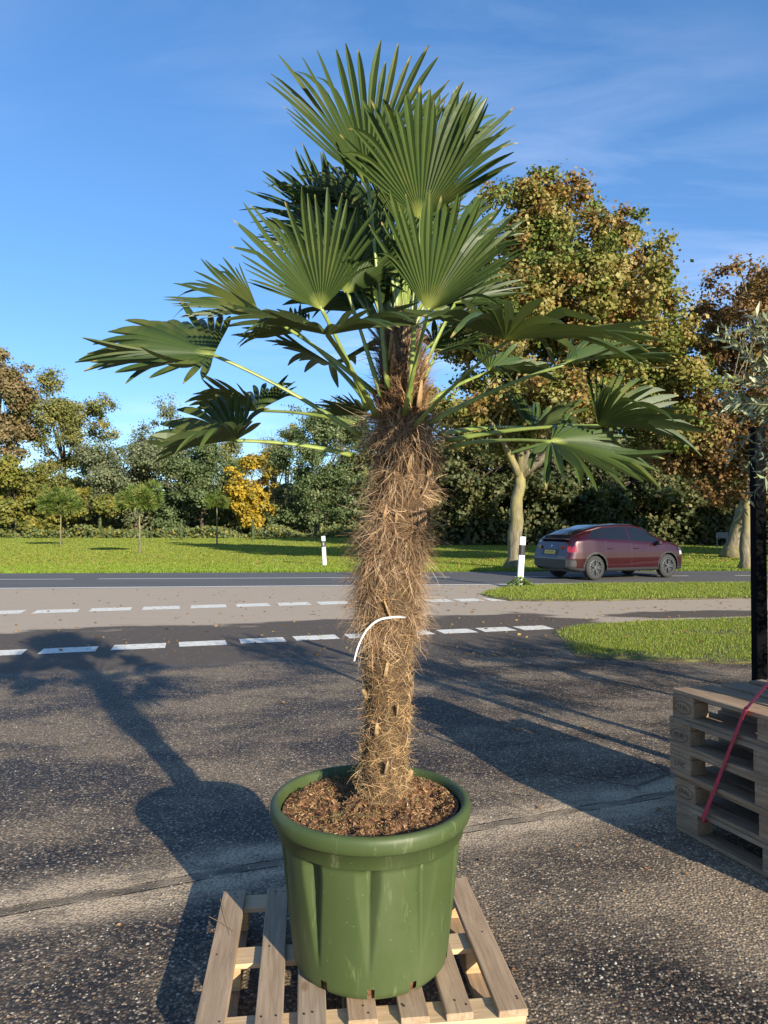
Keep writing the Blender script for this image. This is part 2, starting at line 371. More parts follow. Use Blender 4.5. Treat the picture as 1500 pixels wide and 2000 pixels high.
# smooth dark asphalt and the pale worn cycle path
fine = m.noise(co, 160, 2); fine2 = m.noise(co, 7, 5)
dark = m.mix(fine, (0.066, 0.057, 0.049), (0.104, 0.090, 0.077)); dark = m.mix(m.math('MULTIPLY', fine2, 0.4), dark, (0.128, 0.110, 0.092))
spk = m.rng(m.sepc(m.voro(co, 40, 'F1', 'Color'))[0], 0.96, 1.0); dark = m.mix(m.math('MULTIPLY', spk, 0.5), dark, (0.3, 0.28, 0.25))
pale = m.mix(fine, (0.335, 0.29, 0.232), (0.425, 0.37, 0.30)); pale = m.mix(m.math('MULTIPLY', m.noise(m.coord('Object', (0.6, 3, 1)), 1.5, 5), 0.5), pale, (0.30, 0.26, 0.208))
lit = m.rng(m.noise(m.coord('Object', (1, 2.2, 1)), 6.5, 3), 0.66, 0.72); pale = m.mix(m.math('MULTIPLY', lit, 0.65), pale, (0.155, 0.115, 0.075))
ub = m.math('ADD', m.math('ADD', U, m.math('MULTIPLY', wob, 2.4)), m.rng(X, 2.4, 4.3, 0.0, 2.2))
fpale = m.rng(ub, 12.02, 12.32)
ex = m.math('DIVIDE', m.math('SUBTRACT', X, 5.6), 1.75); ey = m.math('DIVIDE', m.math('SUBTRACT', m.math('SUBTRACT', Y, m.math('MULTIPLY', X, 0.15)), 11.85), 0.50)
ell = m.math('ADD', m.math('ADD', m.math('MULTIPLY', ex, ex), m.math('MULTIPLY', ey, ey)), m.math('MULTIPLY', wob2, 1.2))
fpale = m.math('MULTIPLY', fpale, m.rng(ell, 0.75, 1.15))
far = m.mix(fpale, dark, pale)
fco = m.rng(m.math('ADD', U, m.math('MULTIPLY', wob2, 0.5)), 8.60, 8.78)
col = m.mix(fco, coarse, far)
rough = m.math('SUBTRACT', m.math('ADD', 0.62, m.math('MULTIPLY', drym, 0.25)), m.math('MULTIPLY', cb, 0.14))
rough = m.math('MAXIMUM', rough, m.math('MULTIPLY', fco, 0.8))
hgt = m.math('MULTIPLY', m.math('MULTIPLY', m.math('SUBTRACT', 1.0, vd), m.math('SUBTRACT', 1.0, fco)), m.math('SUBTRACT', 1.0, m.math('MULTIPLY', strip, 0.25)))
hgt = m.math('ADD', hgt, m.math('MULTIPLY', m.math('MULTIPLY', fine, 0.35), fco))
col = m.mix(1.0, col, (1.04, 0.97, 0.90), 'MULTIPLY')
m.set(color=col, rough=rough, spec=0.16, normal=m.bump(hgt, 0.6, 0.006)); MAT['pavement'] = m.m

m = M('road_asphalt'); co = m.coord('Object'); nz = m.noise(m.coord('Object', (0.12, 2.0, 1)), 2.0, 4)
m.set(color=m.ramp(nz, [(0.3, (0.090, 0.086, 0.082)), (0.7, (0.130, 0.124, 0.118))]), rough=0.75, spec=0.2, normal=m.bump(m.noise(co, 120, 2), 0.5, 0.004)); MAT['road_asphalt'] = m.m
m = M('road_paint'); co = m.coord('Object'); nz = m.noise(co, 16, 6, 0.7)
wear = m.ramp(nz, [(0.35, 0.0), (0.47, 1.0)]); m.set(color=m.mix(wear, (0.22, 0.20, 0.17), m.mix(m.noise(co, 5, 3), (0.60, 0.575, 0.50), (0.72, 0.69, 0.61))), rough=0.7, normal=m.bump(nz, 0.4, 0.003)); MAT['road_paint'] = m.m
m = M('lawn'); co = m.coord('Object'); a_ = m.noise(m.coord('Object', (0.35, 1.0, 1)), 0.55, 5); b_ = m.noise(co, 14, 4)
c = m.mix(a_, (0.16, 0.21, 0.022), (0.23, 0.26, 0.038)); c = m.mix(m.math('MULTIPLY', b_, 0.5), c, (0.11, 0.15, 0.018))
lf = m.rng(m.sepc(m.voro(co, 2.6, 'F1', 'Color'))[0], 0.9, 1.0); lfd = m.math('MULTIPLY', lf, m.rng(m.voro(co, 2.6, 'F1', 'Distance'), 0.10, 0.16, 1.0, 0.0))
c = m.mix(lfd, c, (0.30, 0.20, 0.06)); m.set(color=c, rough=0.85, spec=0.15, normal=m.bump(b_, 0.8, 0.05)); MAT['lawn'] = m.m
m = M('turf_soil'); co = m.coord('Object'); nz = m.noise(co, 6, 5); m.set(color=m.ramp(nz, [(0.35, (0.06, 0.045, 0.02)), (0.55, (0.11, 0.105, 0.03)), (0.7, (0.12, 0.15, 0.025))]), rough=0.95, normal=m.bump(m.noise(co, 40, 4), 0.8, 0.03)); MAT['turf_soil'] = m.m
m = M('far_path'); nz = m.noise(m.coord('Object', (1, 1, 1)), 3, 3); m.set(color=m.ramp(nz, [(0.3, (0.20, 0.185, 0.165)), (0.7, (0.26, 0.245, 0.22))]), rough=0.9); MAT['far_path'] = m.m
# ------------------------------------------------------------------ ground, road, paths
def sheet(name, pts, z, mat, kind='structure'):
    me = mesh_np(name, [(p[0], p[1], z) for p in pts], [list(range(len(pts)))], mat)
    return tag(link(name, me), kind=kind)
def near(x): return 18.59 + 0.096 * x           # near edge of the road
def farr(x): return 24.05 + 0.055 * x           # far edge of the road
ground = sheet('ground', [(-900, -300), (900, -300), (900, 1500), (-900, 1500)], -0.006, MAT['lawn'])
pavement = sheet('pavement', [(-45, -25), (45, -25), (45, near(45)), (-45, near(-45))], 0.0, MAT['pavement'])
road = sheet('road', [(-60, near(-60)), (60, near(60)), (60, farr(60)), (-60, farr(-60))], 0.002, MAT['road_asphalt'])
fpath = sheet('footpath', [G(-400, 1042.5), G(700, 1045), G(1200, 1047), G(1200, 1044.6), G(700, 1042.6), G(-400, 1040.4)], -0.002, MAT['far_path'])
def quad_part(name, parent, c, e1, L, W, z, mat):
    e1 = Vector((e1[0], e1[1], 0)).normalized(); e2 = Vector((-e1.y, e1.x, 0))
    c = Vector((c[0], c[1], 0)); q = [c - e1 * L / 2 - e2 * W / 2, c + e1 * L / 2 - e2 * W / 2, c + e1 * L / 2 + e2 * W / 2, c - e1 * L / 2 + e2 * W / 2]
    rg = random.Random(int(c.x * 1000) + 7)
    q = [p + Vector((rg.uniform(-.012, .012), rg.uniform(-.012, .012), 0)) for p in q]
    me = mesh_np(name, [(p.x, p.y, z) for p in q], [[0, 1, 2, 3]], mat)
    return link(name, me, parent)
# edge line and centre line of the road
for a, b, nm, off, w in ((-60, 60, 'edge_line', near, 0.20),):
    me = mesh_np(nm, [(a, off(a) + .02, .006), (b, off(b) + .02, .006), (b, off(b) + .02 + w, .006), (a, off(a) + .02 + w, .006)], [[0, 1, 2, 3]], MAT['road_paint']); link(nm, me, road)
def cl(x): return 21.45 + 0.072 * x
for a, b in ((-60, -31), (-27, -18), (-13.9, -9.1), (-8.4, 2.0), (4.0, 9.5), (11.0, 23.0), (26, 60)):
    me = mesh_np('centre_line', [(a, cl(a), .006), (b, cl(b), .006), (b, cl(b) + .13, .006), (a, cl(a) + .13, .006)], [[0, 1, 2, 3]], MAT['road_paint']); link('centre_line', me, road)
# block markings of the cycle crossing: two rows of painted rectangles
def row(pxs, L, W):
    for px0, px1, py in pxs:
        a, b = G(px0, py), G(px1, py); c = (a + b) / 2
        quad_part('marking_block', pavement, c, (0.957, 0.275), L or (b - a).length * 1.03, W, .004, MAT['road_paint'])
row([(-95, -45, 1201), (-33, 40, 1196.5), (73, 150, 1194), (180, 253, 1190.5), (282, 350, 1187.5), (375, 440, 1184.5), (463, 525, 1182), (543, 603, 1179.8), (622, 680, 1177.8), (698, 750, 1176), (768, 820, 1174.8), (834, 880, 1173.3), (892, 938, 1172.2), (950, 990, 1171.2)], None, 0.55)
row([(-190, -95, 1283), (-70, 40, 1276.5), (85, 185, 1270), (225, 320, 1263), (352, 440, 1257), (470, 553, 1251), (577, 657, 1245.5), (677, 752, 1241.5), (770, 842, 1236.5), (858, 925, 1233), (936, 1002, 1229.5), (1010, 1074, 1226.5)], None, 0.40)

# raised grass verges
def inside(poly, x, y):
    n = len(poly); r = np.zeros(len(x), bool); j = n - 1
    for i in range(n):
        xi, yi, xj, yj = poly[i][0], poly[i][1], poly[j][0], poly[j][1]
        c = ((yi > y) != (yj > y)) & (x < (xj - xi) * (y - yi) / (yj - yi + 1e-12) + xi); r ^= c; j = i
    return r
def edge_dist(poly, x, y):
    d = np.full(len(x), 1e9); n = len(poly)
    for i in range(n):
        ax, ay = poly[i][:2]; bx, by = poly[(i + 1) % n][:2]
        t = np.clip(((x - ax) * (bx - ax) + (y - ay) * (by - ay)) / ((bx - ax) ** 2 + (by - ay) ** 2), 0, 1)
        d = np.minimum(d, np.hypot(x - ax - t * (bx - ax), y - ay - t * (by - ay)))
    return d
def ragged(poly, step, amp, seed):
    rg = random.Random(seed); out = []
    for i in range(len(poly)):
        a = Vector(poly[i][:2]); b = Vector(poly[(i + 1) % len(poly)][:2]); n = max(1, int((b - a).length / step))
        for k in range(n): p = a.lerp(b, k / n); out.append((p.x + rg.uniform(-amp, amp), p.y + rg.uniform(-amp, amp)))
    return out
def blades(name, x, y, z, h, w, cols, seed, parent=None, lean=0.5, wdist=None):
    rg = np.random.default_rng(seed); n = len(x)
    a = rg.uniform(0, 2 * np.pi, n); ww = w * rg.uniform(.6, 1.3, n) * (1 if wdist is None else wdist); hh = h * rg.uniform(.45, 1.35, n)
    la = rg.uniform(0, 2 * np.pi, n); lm = hh * rg.uniform(0, lean, n)
    B = np.stack([x, y, z], 1); D = np.stack([np.cos(a), np.sin(a), np.zeros(n)], 1) * ww[:, None] * .5
    T = B + np.stack([np.cos(la) * lm, np.sin(la) * lm, hh], 1)
    V = np.empty((n, 3, 3)); V[:, 0] = B - D; V[:, 1] = B + D; V[:, 2] = T
    c = np.array(cols)[rg.integers(0, len(cols), n)] * rg.uniform(.75, 1.25, (n, 1))
    C = np.ones((n, 3, 4)); C[:, :, :3] = c[:, None, :]
    me = mesh_np(name, V.reshape(-1, 3), np.arange(n * 3).reshape(-1, 3), MAT['grass_blade'], False, C.reshape(-1, 4))
    return tag(link(name, me, parent), kind='stuff')
GREENS = [(0.16, 0.23, 0.02), (0.20, 0.275, 0.03), (0.12, 0.185, 0.02), (0.24, 0.28, 0.045), (0.30, 0.28, 0.08)]
isl_far = [tuple(G(938, 1161)[:2]), tuple(G(965, 1151)[:2]), tuple(G(1015, 1145)[:2])]
isl_far += [(x, near(x) - 0.12) for x in (5, 9, 14, 20, 30, 42)] + [(42, 19.2), (30, 17.8), (20, 16.6), (8.0, 15.35)] + [tuple(G(px, py)[:2]) for px, py in ((1300, 1171.5), (1100, 1174.5), (1000, 1174.0), (962, 1169))]
isl_near = [tuple(G(px, py)[:2]) for px, py in ((1082, 1234), (1110, 1227), (1150, 1222), (1250, 1216), (1350, 1212), (1470, 1208))] + [(14, 13.4), (26, 15.2), (26, 4.0), (12, 6.4)] + [tuple(G(px, py)[:2]) for px, py in ((1470, 1298), (1300, 1292), (1180, 1286), (1130, 1281), (1104, 1262))]
for nm, poly, dens, hgt, sd, xm in (('roadside_verge', isl_far, 2600, 0.05, 5, 13), ('lawn_island', isl_near, 6500, 0.034, 6, 8.5)):
    rp = ragged(poly, 0.25, 0.05, sd)
    V = [(p[0], p[1], .004) for p in rp]; c = sum((Vector(p) for p in rp), Vector((0, 0))) / len(rp)
    inn = []
    for p in rp:
        d = Vector(p) - c; inn.append((p[0] - d.x / d.length * .18, p[1] - d.y / d.length * .18, .03))
    n = len(rp); me = mesh_np(nm, V + inn, [[i, (i + 1) % n, n + (i + 1) % n, n + i] for i in range(n)] + [list(range(n, 2 * n))], MAT['turf_soil'])
    vo = tag(link(nm, me), kind='structure')
    rg = np.random.default_rng(sd); xs = [p[0] for p in poly]; ys = [p[1] for p in poly]
    x0, x1, y0, y1 = min(xs), min(max(xs), xm), min(ys), max(ys); N = int((x1 - x0) * (y1 - y0) * dens)
    x = rg.uniform(x0, x1, N); y = rg.uniform(y0, y1, N); k = inside(poly, x, y); x, y = x[k], y[k]
    d = edge_dist(poly, x, y)
    den = np.array([mnoise.noise((float(a) * 1.1, float(b) * 1.6, sd)) for a, b in zip(x, y)])
    k = rg.uniform(0, 1, len(x)) < np.clip(d / 0.35 + .12, 0, 1) * np.clip(0.85 + den * 1.1, .2, 1); x, y = x[k], y[k]; den = den[k]
    blades('grass', x, y, np.full(len(x), .024), hgt, 0.009 if sd == 6 else .016, GREENS, sd, vo)
# lawn grass on the far side of the road, long beside the tarmac; short blades thin out with distance
rg = np.random.default_rng(9); N = 60000
x = rg.uniform(-17, 17, N); y = farr(x) + .05 + rg.power(0.5, N) * 5.0
k = np.abs(x) < y * 0.62; x, y = x[k], y[k]
o = blades('verge_grass', x, y, np.full(len(x), -.006), 0.085, .030, [(0.17, 0.26, 0.02), (0.21, 0.30, 0.03), (0.14, 0.215, 0.02), (0.26, 0.30, 0.05)], 9)
tag(o, 'strip of long bright green grass along the far edge of the road', 'grass')
N = 260000; y = 1 / rg.uniform(1 / 112.0, 1 / 25.5, N); x = rg.uniform(-.60, .62, N) * y
tone = np.array([mnoise.noise((float(p) * .10, float(q) * .16, 2.0)) for p, q in zip(x, y)])
k = (y > farr(x) + 1) & ~((y > 58) & (x > .0 * y - 2)); x, y = x[k], y[k]
fp = np.interp(x, [-140, -4, 40], [118, 118, 112]); k = np.abs(y - fp) > 4; x, y = x[k], y[k]
o = blades('lawn_grass', x, y, np.full(len(x), -.006), 0.05, .0016, [(0.165, 0.225, 0.022), (0.21, 0.26, 0.03), (0.14, 0.195, 0.02), (0.24, 0.265, 0.045), (0.28, 0.26, 0.06)], 10, lean=1.0, wdist=y)
tag(o, 'mown green lawn between the road and the wood', 'grass')
# ------------------------------------------------------------------ trees
def nrm(a): return a / (np.linalg.norm(a, axis=1, keepdims=True) + 1e-9)
def leaf_quads(C, N, size, aspect, rng, along=None):
    n = len(C); N = nrm(N)
    t = rng.normal(size=(n, 3)) if along is None else along + rng.normal(size=(n, 3)) * .25
    t = nrm(t - N * (t * N).sum(1, keepdims=True)); b = np.cross(N, t)
    s = (size * rng.uniform(.6, 1.35, n))[:, None]
    V = np.empty((n, 4, 3)); V[:, 0] = C - t * s * .5; V[:, 1] = C + b * s * .5 * aspect + N * s * .10; V[:, 2] = C + t * s * .5; V[:, 3] = C - b * s * .5 * aspect + N * s * .10
    return V.reshape(-1, 3)
def crown_np(rng, ells, ncl, lpc, clr, size, pal, aspect=.8, shell=.5, top=None, keep=0.0, seed=0, flat=.75, blob=0.0):
    """leaf clumps spread through ellipsoids; ells: (cx,cy,cz,rx,ry,rz)"""
    w = np.array([e[3] * e[4] * e[5] for e in ells]) ** .75; w /= w.sum()
    idx = rng.choice(len(ells), ncl, p=w); E = np.array(ells)[idx]
    D = nrm(rng.normal(size=(ncl, 3))); R = shell + (1 - shell) * rng.uniform(0, 1, ncl) ** .6
    bumps = np.array([mnoise.noise((float(d[0]) * 2.3 + seed, float(d[1]) * 2.3, float(d[2]) * 2.3)) for d in D])
    R = R * (1 + .36 * bumps)
    C = E[:, :3] + D * E[:, 3:] * R[:, None]; out = nrm(D / E[:, 3:])
    if blob:      # gather the leaf clumps into rounded boughs with darker hollows between them
        nb = max(8, int(ncl / 21)); B = C[:nb]; br = blob * rng.uniform(.65, 1.25, nb); bi = rng.integers(0, nb, ncl)
        bd = nrm(rng.normal(size=(ncl, 3)) + out * .9 + np.array([0, -.15, .35])); k = rng.uniform(0, 1, ncl) < .88
        C = np.where(k[:, None], B[bi] + bd * (br[bi] * rng.uniform(.55, 1.0, ncl))[:, None] * np.array([1, 1, .72]), C); out = np.where(k[:, None], bd, out)
    gap = np.array([mnoise.noise((float(c[0]) * .55 + seed, float(c[1]) * .55, float(c[2]) * .7)) for c in C / clr * .55])
    k = gap > -0.35 + keep; C, out = C[k], out[k]; n = len(C)
    lp = rng.integers(int(lpc * .6), int(lpc * 1.4) + 1, n); rep = np.repeat(np.arange(n), lp); m_ = len(rep)
    off = rng.normal(size=(m_, 3)) * np.array([1, 1, flat]) * clr * rng.uniform(.5, 1.0, n)[rep][:, None] * .62
    LC = C[rep] + off
    N = out[rep] * .55 + np.array([0, 0, .35]) + rng.normal(size=(m_, 3)) * .6 + nrm(off) * .35
    V = leaf_quads(LC, N, size, aspect, rng)
    pal = np.array(pal); ci = rng.integers(0, len(pal), n)
    if top is not None:
        zr = (C[:, 2] - C[:, 2].min()) / (np.ptp(C[:, 2]) + 1e-6); tk = rng.uniform(0, 1, n) < top[1] * zr ** 1.3
        base = pal[ci]; base[tk] = np.array(top[0])
    else: base = pal[ci]
    lc = base[rep]; alt = pal[rng.integers(0, len(pal), m_)]; mixv = rng.uniform(0, .55, (m_, 1))
    lc = (lc * (1 - mixv) + alt * mixv) * rng.uniform(.75, 1.25, (m_, 1))
    Cc = np.ones((m_, 4, 4)); Cc[:, :, :3] = lc[:, None, :]
    return V, np.arange(m_ * 4).reshape(-1, 4), Cc.reshape(-1, 4), C
def wood_mesh(name, rg, base, fork, r0, targets, mat, nlimb=6, lean=(0, 0), flare=1.5):
    """tapered trunk with limbs that run out into the crown"""
    mb = MB(); base = Vector(base); top = Vector(fork); pts = []; rad = []
    for i in range(9):
        t = i / 8; p = base.lerp(top, t) + Vector((rg.uniform(-1, 1), rg.uniform(-1, 1), 0)) * r0 * .22 * (0 < i < 8)
        pts.append(p); rad.append(r0 * (1 - .38 * t) * (1 + (flare - 1) * max(0, 1 - t * 9)))
    mb.add(*tube(pts, rad, 12))
    targets = [Vector(t) for t in targets]
    if not targets: return mb.mesh(name, mat, True)
    hi = max(targets, key=lambda t: t.z); main = [hi] + rg.sample(targets, min(nlimb, len(targets)))
    limbs = []
    for t in main:
        s = top.copy(); mid = s.lerp(t, .45) + Vector((rg.uniform(-.1, .1), rg.uniform(-.1, .1), rg.uniform(.05, .22))) * (t - s).length
        if (t - s).length < .3: continue
        pp = bez(s - (top - base).normalized() * r0 * .6, mid, t, 7); limbs.append(pp)
        mb.add(*tube(pp, [r0 * .55 * (1 - .88 * (i / 7)) for i in range(8)], 7))
    for t in rg.sample(targets, min(len(targets), nlimb * 5)):
        l = rg.choice(limbs); s = l[rg.randint(2, 6)]
        pp = bez(s, s.lerp(t, .5) + Vector((0, 0, .12)) * (t - s).length, t, 4)
        mb.add(*tube(pp, [r0 * .16 * (1 - .85 * (i / 4)) for i in range(5)], 5))
    return mb.mesh(name, mat, True)
def tree(name, base, fork_h, r0, ells, label, group, ncl, lpc, clr, size, pal, seed, bark='bark', aspect=.8, shell=.5, top=None, keep=0.0, lean=(0, 0), nlimb=6, cat='tree', flat=.75, blob=0.0):
    """ells in metres relative to the base"""
    rng = np.random.default_rng(seed); rg = random.Random(seed)
    root = empty(name, base, 0, label, cat, group)
    V, Fc, C, cl_ = crown_np(rng, ells, ncl, lpc, clr, size, pal, aspect, shell, top, keep, seed, flat, blob)
    link('trunk', wood_mesh('trunk', rg, (0, 0, -.05), (lean[0], lean[1], fork_h), r0, [tuple(c) for c in cl_[:200]], MAT[bark], nlimb), root)
    link('crown', mesh_np('crown', V, Fc, MAT['foliage'], False, C), root)
    return root
def px_ells(base, d, lst):
    """crown lobes given in photo pixels (cx, cy, rx, ry, depth radius m)"""
    out = []
    for cx, cy, rx, ry, rd in lst:
        c = P(cx, cy, d); out.append((c.x - base[0], 0.0, c.z - base[2], rx * d / F, rd, ry * d / F))
    return out
MAPLE = [(0.27, 0.235, 0.062), (0.30, 0.23, 0.068), (0.19, 0.215, 0.046), (0.36, 0.29, 0.10), (0.11, 0.16, 0.03), (0.145, 0.185, 0.038), (0.27, 0.245, 0.066), (0.27, 0.15, 0.048), (0.125, 0.17, 0.035)]
b = G(1003, 1111); d = b.y
me_ = px_ells(b, d, [(1080, 550, 165, 135, 3.4), (1042, 450, 75, 70, 1.8), (1165, 525, 100, 100, 2.6), (1210, 620, 90, 105, 2.4), (1120, 700, 215, 130, 4.2), (950, 740, 95, 130, 2.6), (1265, 770, 130, 110, 2.8), (1110, 830, 190, 70, 3.2), (890, 800, 60, 80, 1.6)])
maple = tree('maple_tree', b, P(1018, 925, d).z, 0.30, me_, 'tall maple with green and orange autumn leaves just behind the white marker post', 'trees along the road',
             2000, 92, .42, .145, MAPLE, 11, top=((0.28, 0.15, 0.05), .5), keep=.05, lean=(0.25, 0), nlimb=8, shell=.45, blob=1.25)
b = G(1455, 1113); d = b.y
BROWN = [(0.20, 0.11, 0.04), (0.24, 0.145, 0.055), (0.16, 0.09, 0.035), (0.15, 0.12, 0.04), (0.28, 0.18, 0.08)]
me_ = px_ells(b, d, [(1475, 640, 80, 125, 2.8), (1540, 600, 110, 120, 2.8), (1440, 800, 120, 110, 2.8), (1560, 800, 150, 140, 3), (1400, 880, 90, 80, 2.0), (1425, 740, 50, 70, 1.5)])
tree('brown_tree', b, P(1462, 945, d).z, 0.21, me_, 'brown-leaved tree with yellow lichen on its trunk, at the right edge', 'trees along the road', 1300, 60, .36, .13, BROWN, 12, keep=.05, lean=(.15, 0), shell=.35, blob=.95)
b = G(1425, 1089)
tree('leaning_tree', b, 6.0, 0.36, [(3.4, 0, 8.2, 2.6, 2.6, 2.4), (2.2, 1.0, 6.6, 2.2, 2, 1.6)], 'tree with a thick trunk leaning right behind the lichen-covered trunk', 'trees along the road', 260, 40, .6, .2, BROWN, 13, lean=(1.9, .2), bark='bark')
# unseen trees added to the roadside row, right of the frame, to shade the wood beyond
for i, (x, y, rz, s) in enumerate(((19.5, 27, 1.1, .95), (27, 27.5, 2.9, 1.0), (34.5, 28.5, 4.2, 1.08), (43, 29, 5.3, 1.0), (53, 30, 0.6, 1.1))):
    r = maple.copy(); COL.objects.link(r); r.location = (x, y, 0); r.rotation_euler = (0, 0, rz); r.scale = (s, s, s)
    r['label'] = ['first', 'second', 'third', 'fourth', 'fifth'][i] + ' unseen maple added to shade the wood, beyond the right edge of the picture'
    for ch in maple.children: c = ch.copy(); COL.objects.link(c); c.parent = r

# wood beyond the lawn on the left, sunlit
OLIVE = [(0.155, 0.169, 0.047), (0.203, 0.203, 0.061), (0.121, 0.142, 0.041), (0.257, 0.23, 0.074)]
DGREEN = [(0.095, 0.135, 0.047), (0.128, 0.169, 0.068), (0.074, 0.111, 0.041), (0.169, 0.196, 0.088)]
GREYG = [(0.137, 0.163, 0.085), (0.176, 0.195, 0.104), (0.104, 0.13, 0.065), (0.208, 0.215, 0.117)]
YELL = [(0.42, 0.29, 0.03), (0.36, 0.26, 0.04), (0.46, 0.31, 0.025), (0.26, 0.22, 0.04)]
YGRN = [(0.20, 0.20, 0.04), (0.15, 0.17, 0.035), (0.26, 0.22, 0.045), (0.11, 0.13, 0.03)]
RUST = [(0.21, 0.15, 0.07), (0.18, 0.14, 0.065), (0.24, 0.18, 0.09), (0.16, 0.145, 0.06)]
GRP = 'trees of the wood beyond the lawn'
def wtree(name, d, cx, lst, label, pal, ncl, seed, lpc=78, clr=1.35, size=.31, r0=.35, keep=.09, shell=.4, base_y=None, bark='dark_bark', **k):
    b = P(cx, 1026, d); b.z = -.02
    return tree(name, b, max(2.0, P(cx, lst[0][1] + lst[0][3] * .6, d).z), r0, px_ells(b, d, lst), label, GRP, ncl, lpc, clr * .8, size, pal, seed, bark=bark, keep=keep, shell=shell, blob=clr * 1.7, **k)
wtree('birch_tree', 100, -5, [(-20, 760, 60, 110, 5), (0, 850, 50, 70, 4), (-30, 700, 40, 60, 3), (20, 800, 30, 60, 3)], 'tall rust-brown birch at the left edge of the wood', RUST, 300, 21, size=.42)
wtree('alder_tree', 106, 125, [(130, 850, 85, 95, 6), (95, 800, 60, 50, 4), (170, 820, 55, 55, 4), (110, 930, 70, 60, 5), (180, 900, 45, 60, 4)], 'large round olive-green tree, tallest of the left wood', OLIVE, 520, 22)
wtree('oak_tree', 99, 265, [(260, 930, 85, 90, 6), (220, 960, 60, 70, 5), (310, 920, 60, 70, 5), (280, 870, 50, 40, 4)], 'broad grey-green oak between the two left lawn pines', GREYG, 520, 23)
wtree('poplar_tree', 114, 326, [(325, 830, 28, 55, 3), (330, 890, 35, 50, 3)], 'slim grey-green tree rising thinly above the grey-green oak', GREYG, 120, 24, keep=.22)
wtree('holly_tree', 100, 395, [(390, 960, 70, 75, 5), (360, 930, 50, 60, 4), (430, 950, 40, 60, 4)], 'dark green bushy tree left of the yellow tree', DGREEN, 360, 25)
wtree('ash_tree', 112, 440, [(440, 910, 40, 60, 3), (420, 870, 30, 40, 3)], 'loose pale-leaved tree behind, just left of the yellow one', OLIVE, 130, 26, keep=.2)
wtree('yellow_tree', 94, 492, [(488, 950, 40, 60, 3.2), (505, 925, 30, 40, 2.5), (475, 985, 38, 40, 3), (515, 905, 18, 18, 1.2)], 'small bright golden-yellow tree in front of the wood', YELL, 330, 27, clr=.9, size=.40, r0=.18)
wtree('green_oak', 97, 620, [(615, 900, 75, 110, 6), (660, 880, 60, 90, 5), (580, 960, 55, 70, 5), (650, 970, 70, 60, 5), (620, 840, 45, 50, 4)], 'tall dark green oak between the yellow tree and the palm trunk', DGREEN, 640, 28)
wtree('lime_tree', 116, 668, [(665, 830, 45, 60, 4), (690, 860, 40, 60, 4)], 'yellow-green tree top showing above the dark oak beside the palm', YGRN, 200, 29)
wtree('hazel_bush', 92, 30, [(25, 960, 60, 60, 4), (70, 985, 50, 45, 4), (-20, 940, 40, 60, 4)], 'yellow-green bush below the rust-brown birch', YGRN, 330, 30, r0=.15, clr=1.1, size=.42)
wtree('thorn_bush', 92, 150, [(150, 1000, 55, 35, 4), (110, 990, 40, 40, 4), (200, 1005, 40, 28, 3)], 'low ochre and green bush behind the leftmost lawn pine', YGRN, 240, 31, r0=.12, clr=1.0, size=.4)
wtree('background_oak', 125, 560, [(555, 930, 60, 80, 6), (480, 900, 60, 40, 5)], 'distant pale tree behind the bare one', OLIVE, 200, 32, keep=.12)
# bare tree
rg = random.Random(5); b = P(535, 1026, 104); b.z = 0
root = empty('bare_tree', b, 0, 'leafless tree with thin upright branches right of the yellow tree', 'tree', GRP)
tg = [(rg.uniform(-3.2, 2.4), rg.uniform(-1.5, 1.5), rg.uniform(9, 17.0)) for _ in range(70)]
link('trunk', wood_mesh('trunk', rg, (0, 0, 0), (0, 0, 5.5), .22, tg, MAT['bark'], 12), root)
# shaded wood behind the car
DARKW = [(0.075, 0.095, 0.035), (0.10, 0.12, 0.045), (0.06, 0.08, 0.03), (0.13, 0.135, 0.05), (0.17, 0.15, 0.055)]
lab = ['dark wood tree just right of the palm trunk', 'dark wood tree left of the maple trunk', 'dark wood tree directly behind the maple trunk', 'dark wood tree above the rear of the car', 'dark wood tree with a visible trunk above the car roof', 'dark wood tree above the front of the car',
       'dark wood tree between the car and the leaning trunk', 'dark wood tree behind the lichen-covered trunk', 'dark wood tree behind the black post', 'dark wood tree behind the palm trunk']
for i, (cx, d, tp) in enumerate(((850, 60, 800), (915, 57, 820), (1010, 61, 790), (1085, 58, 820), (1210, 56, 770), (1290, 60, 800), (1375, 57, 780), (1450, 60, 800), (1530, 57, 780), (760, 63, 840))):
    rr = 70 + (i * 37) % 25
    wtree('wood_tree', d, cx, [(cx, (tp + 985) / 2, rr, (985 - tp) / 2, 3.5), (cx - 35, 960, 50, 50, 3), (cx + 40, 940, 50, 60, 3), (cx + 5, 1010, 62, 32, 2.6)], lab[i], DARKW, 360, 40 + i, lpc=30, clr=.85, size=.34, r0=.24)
# undergrowth along the foot of the wood
rng = np.random.default_rng(77); n = 30000
px = rng.uniform(-150, 1700, n); left = px < 700
d = np.where(left, rng.uniform(88, 97, n), rng.uniform(56, 62, n)); x = (px - 750) / F * d
hmax = np.where(left, -.4, 1.6) + np.array([1.4 + 1.3 * mnoise.noise((float(a) * .25, 3.1, 0)) for a in x]); z = rng.uniform(0, 1, n) ** 1.3 * np.clip(hmax, .4, 4)
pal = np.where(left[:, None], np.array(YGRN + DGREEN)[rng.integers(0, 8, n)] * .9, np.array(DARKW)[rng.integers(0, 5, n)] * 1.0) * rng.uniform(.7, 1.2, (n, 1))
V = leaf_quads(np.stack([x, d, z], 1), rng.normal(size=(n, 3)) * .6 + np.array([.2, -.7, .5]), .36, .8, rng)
Cc = np.ones((n, 4, 4)); Cc[:, :, :3] = pal[:, None, :]
o = link('undergrowth', mesh_np('undergrowth', V, np.arange(n * 4).reshape(-1, 4), MAT['foliage'], False, Cc.reshape(-1, 4)))
tag(o, 'low green undergrowth along the foot of the wood', 'undergrowth', kind='stuff')
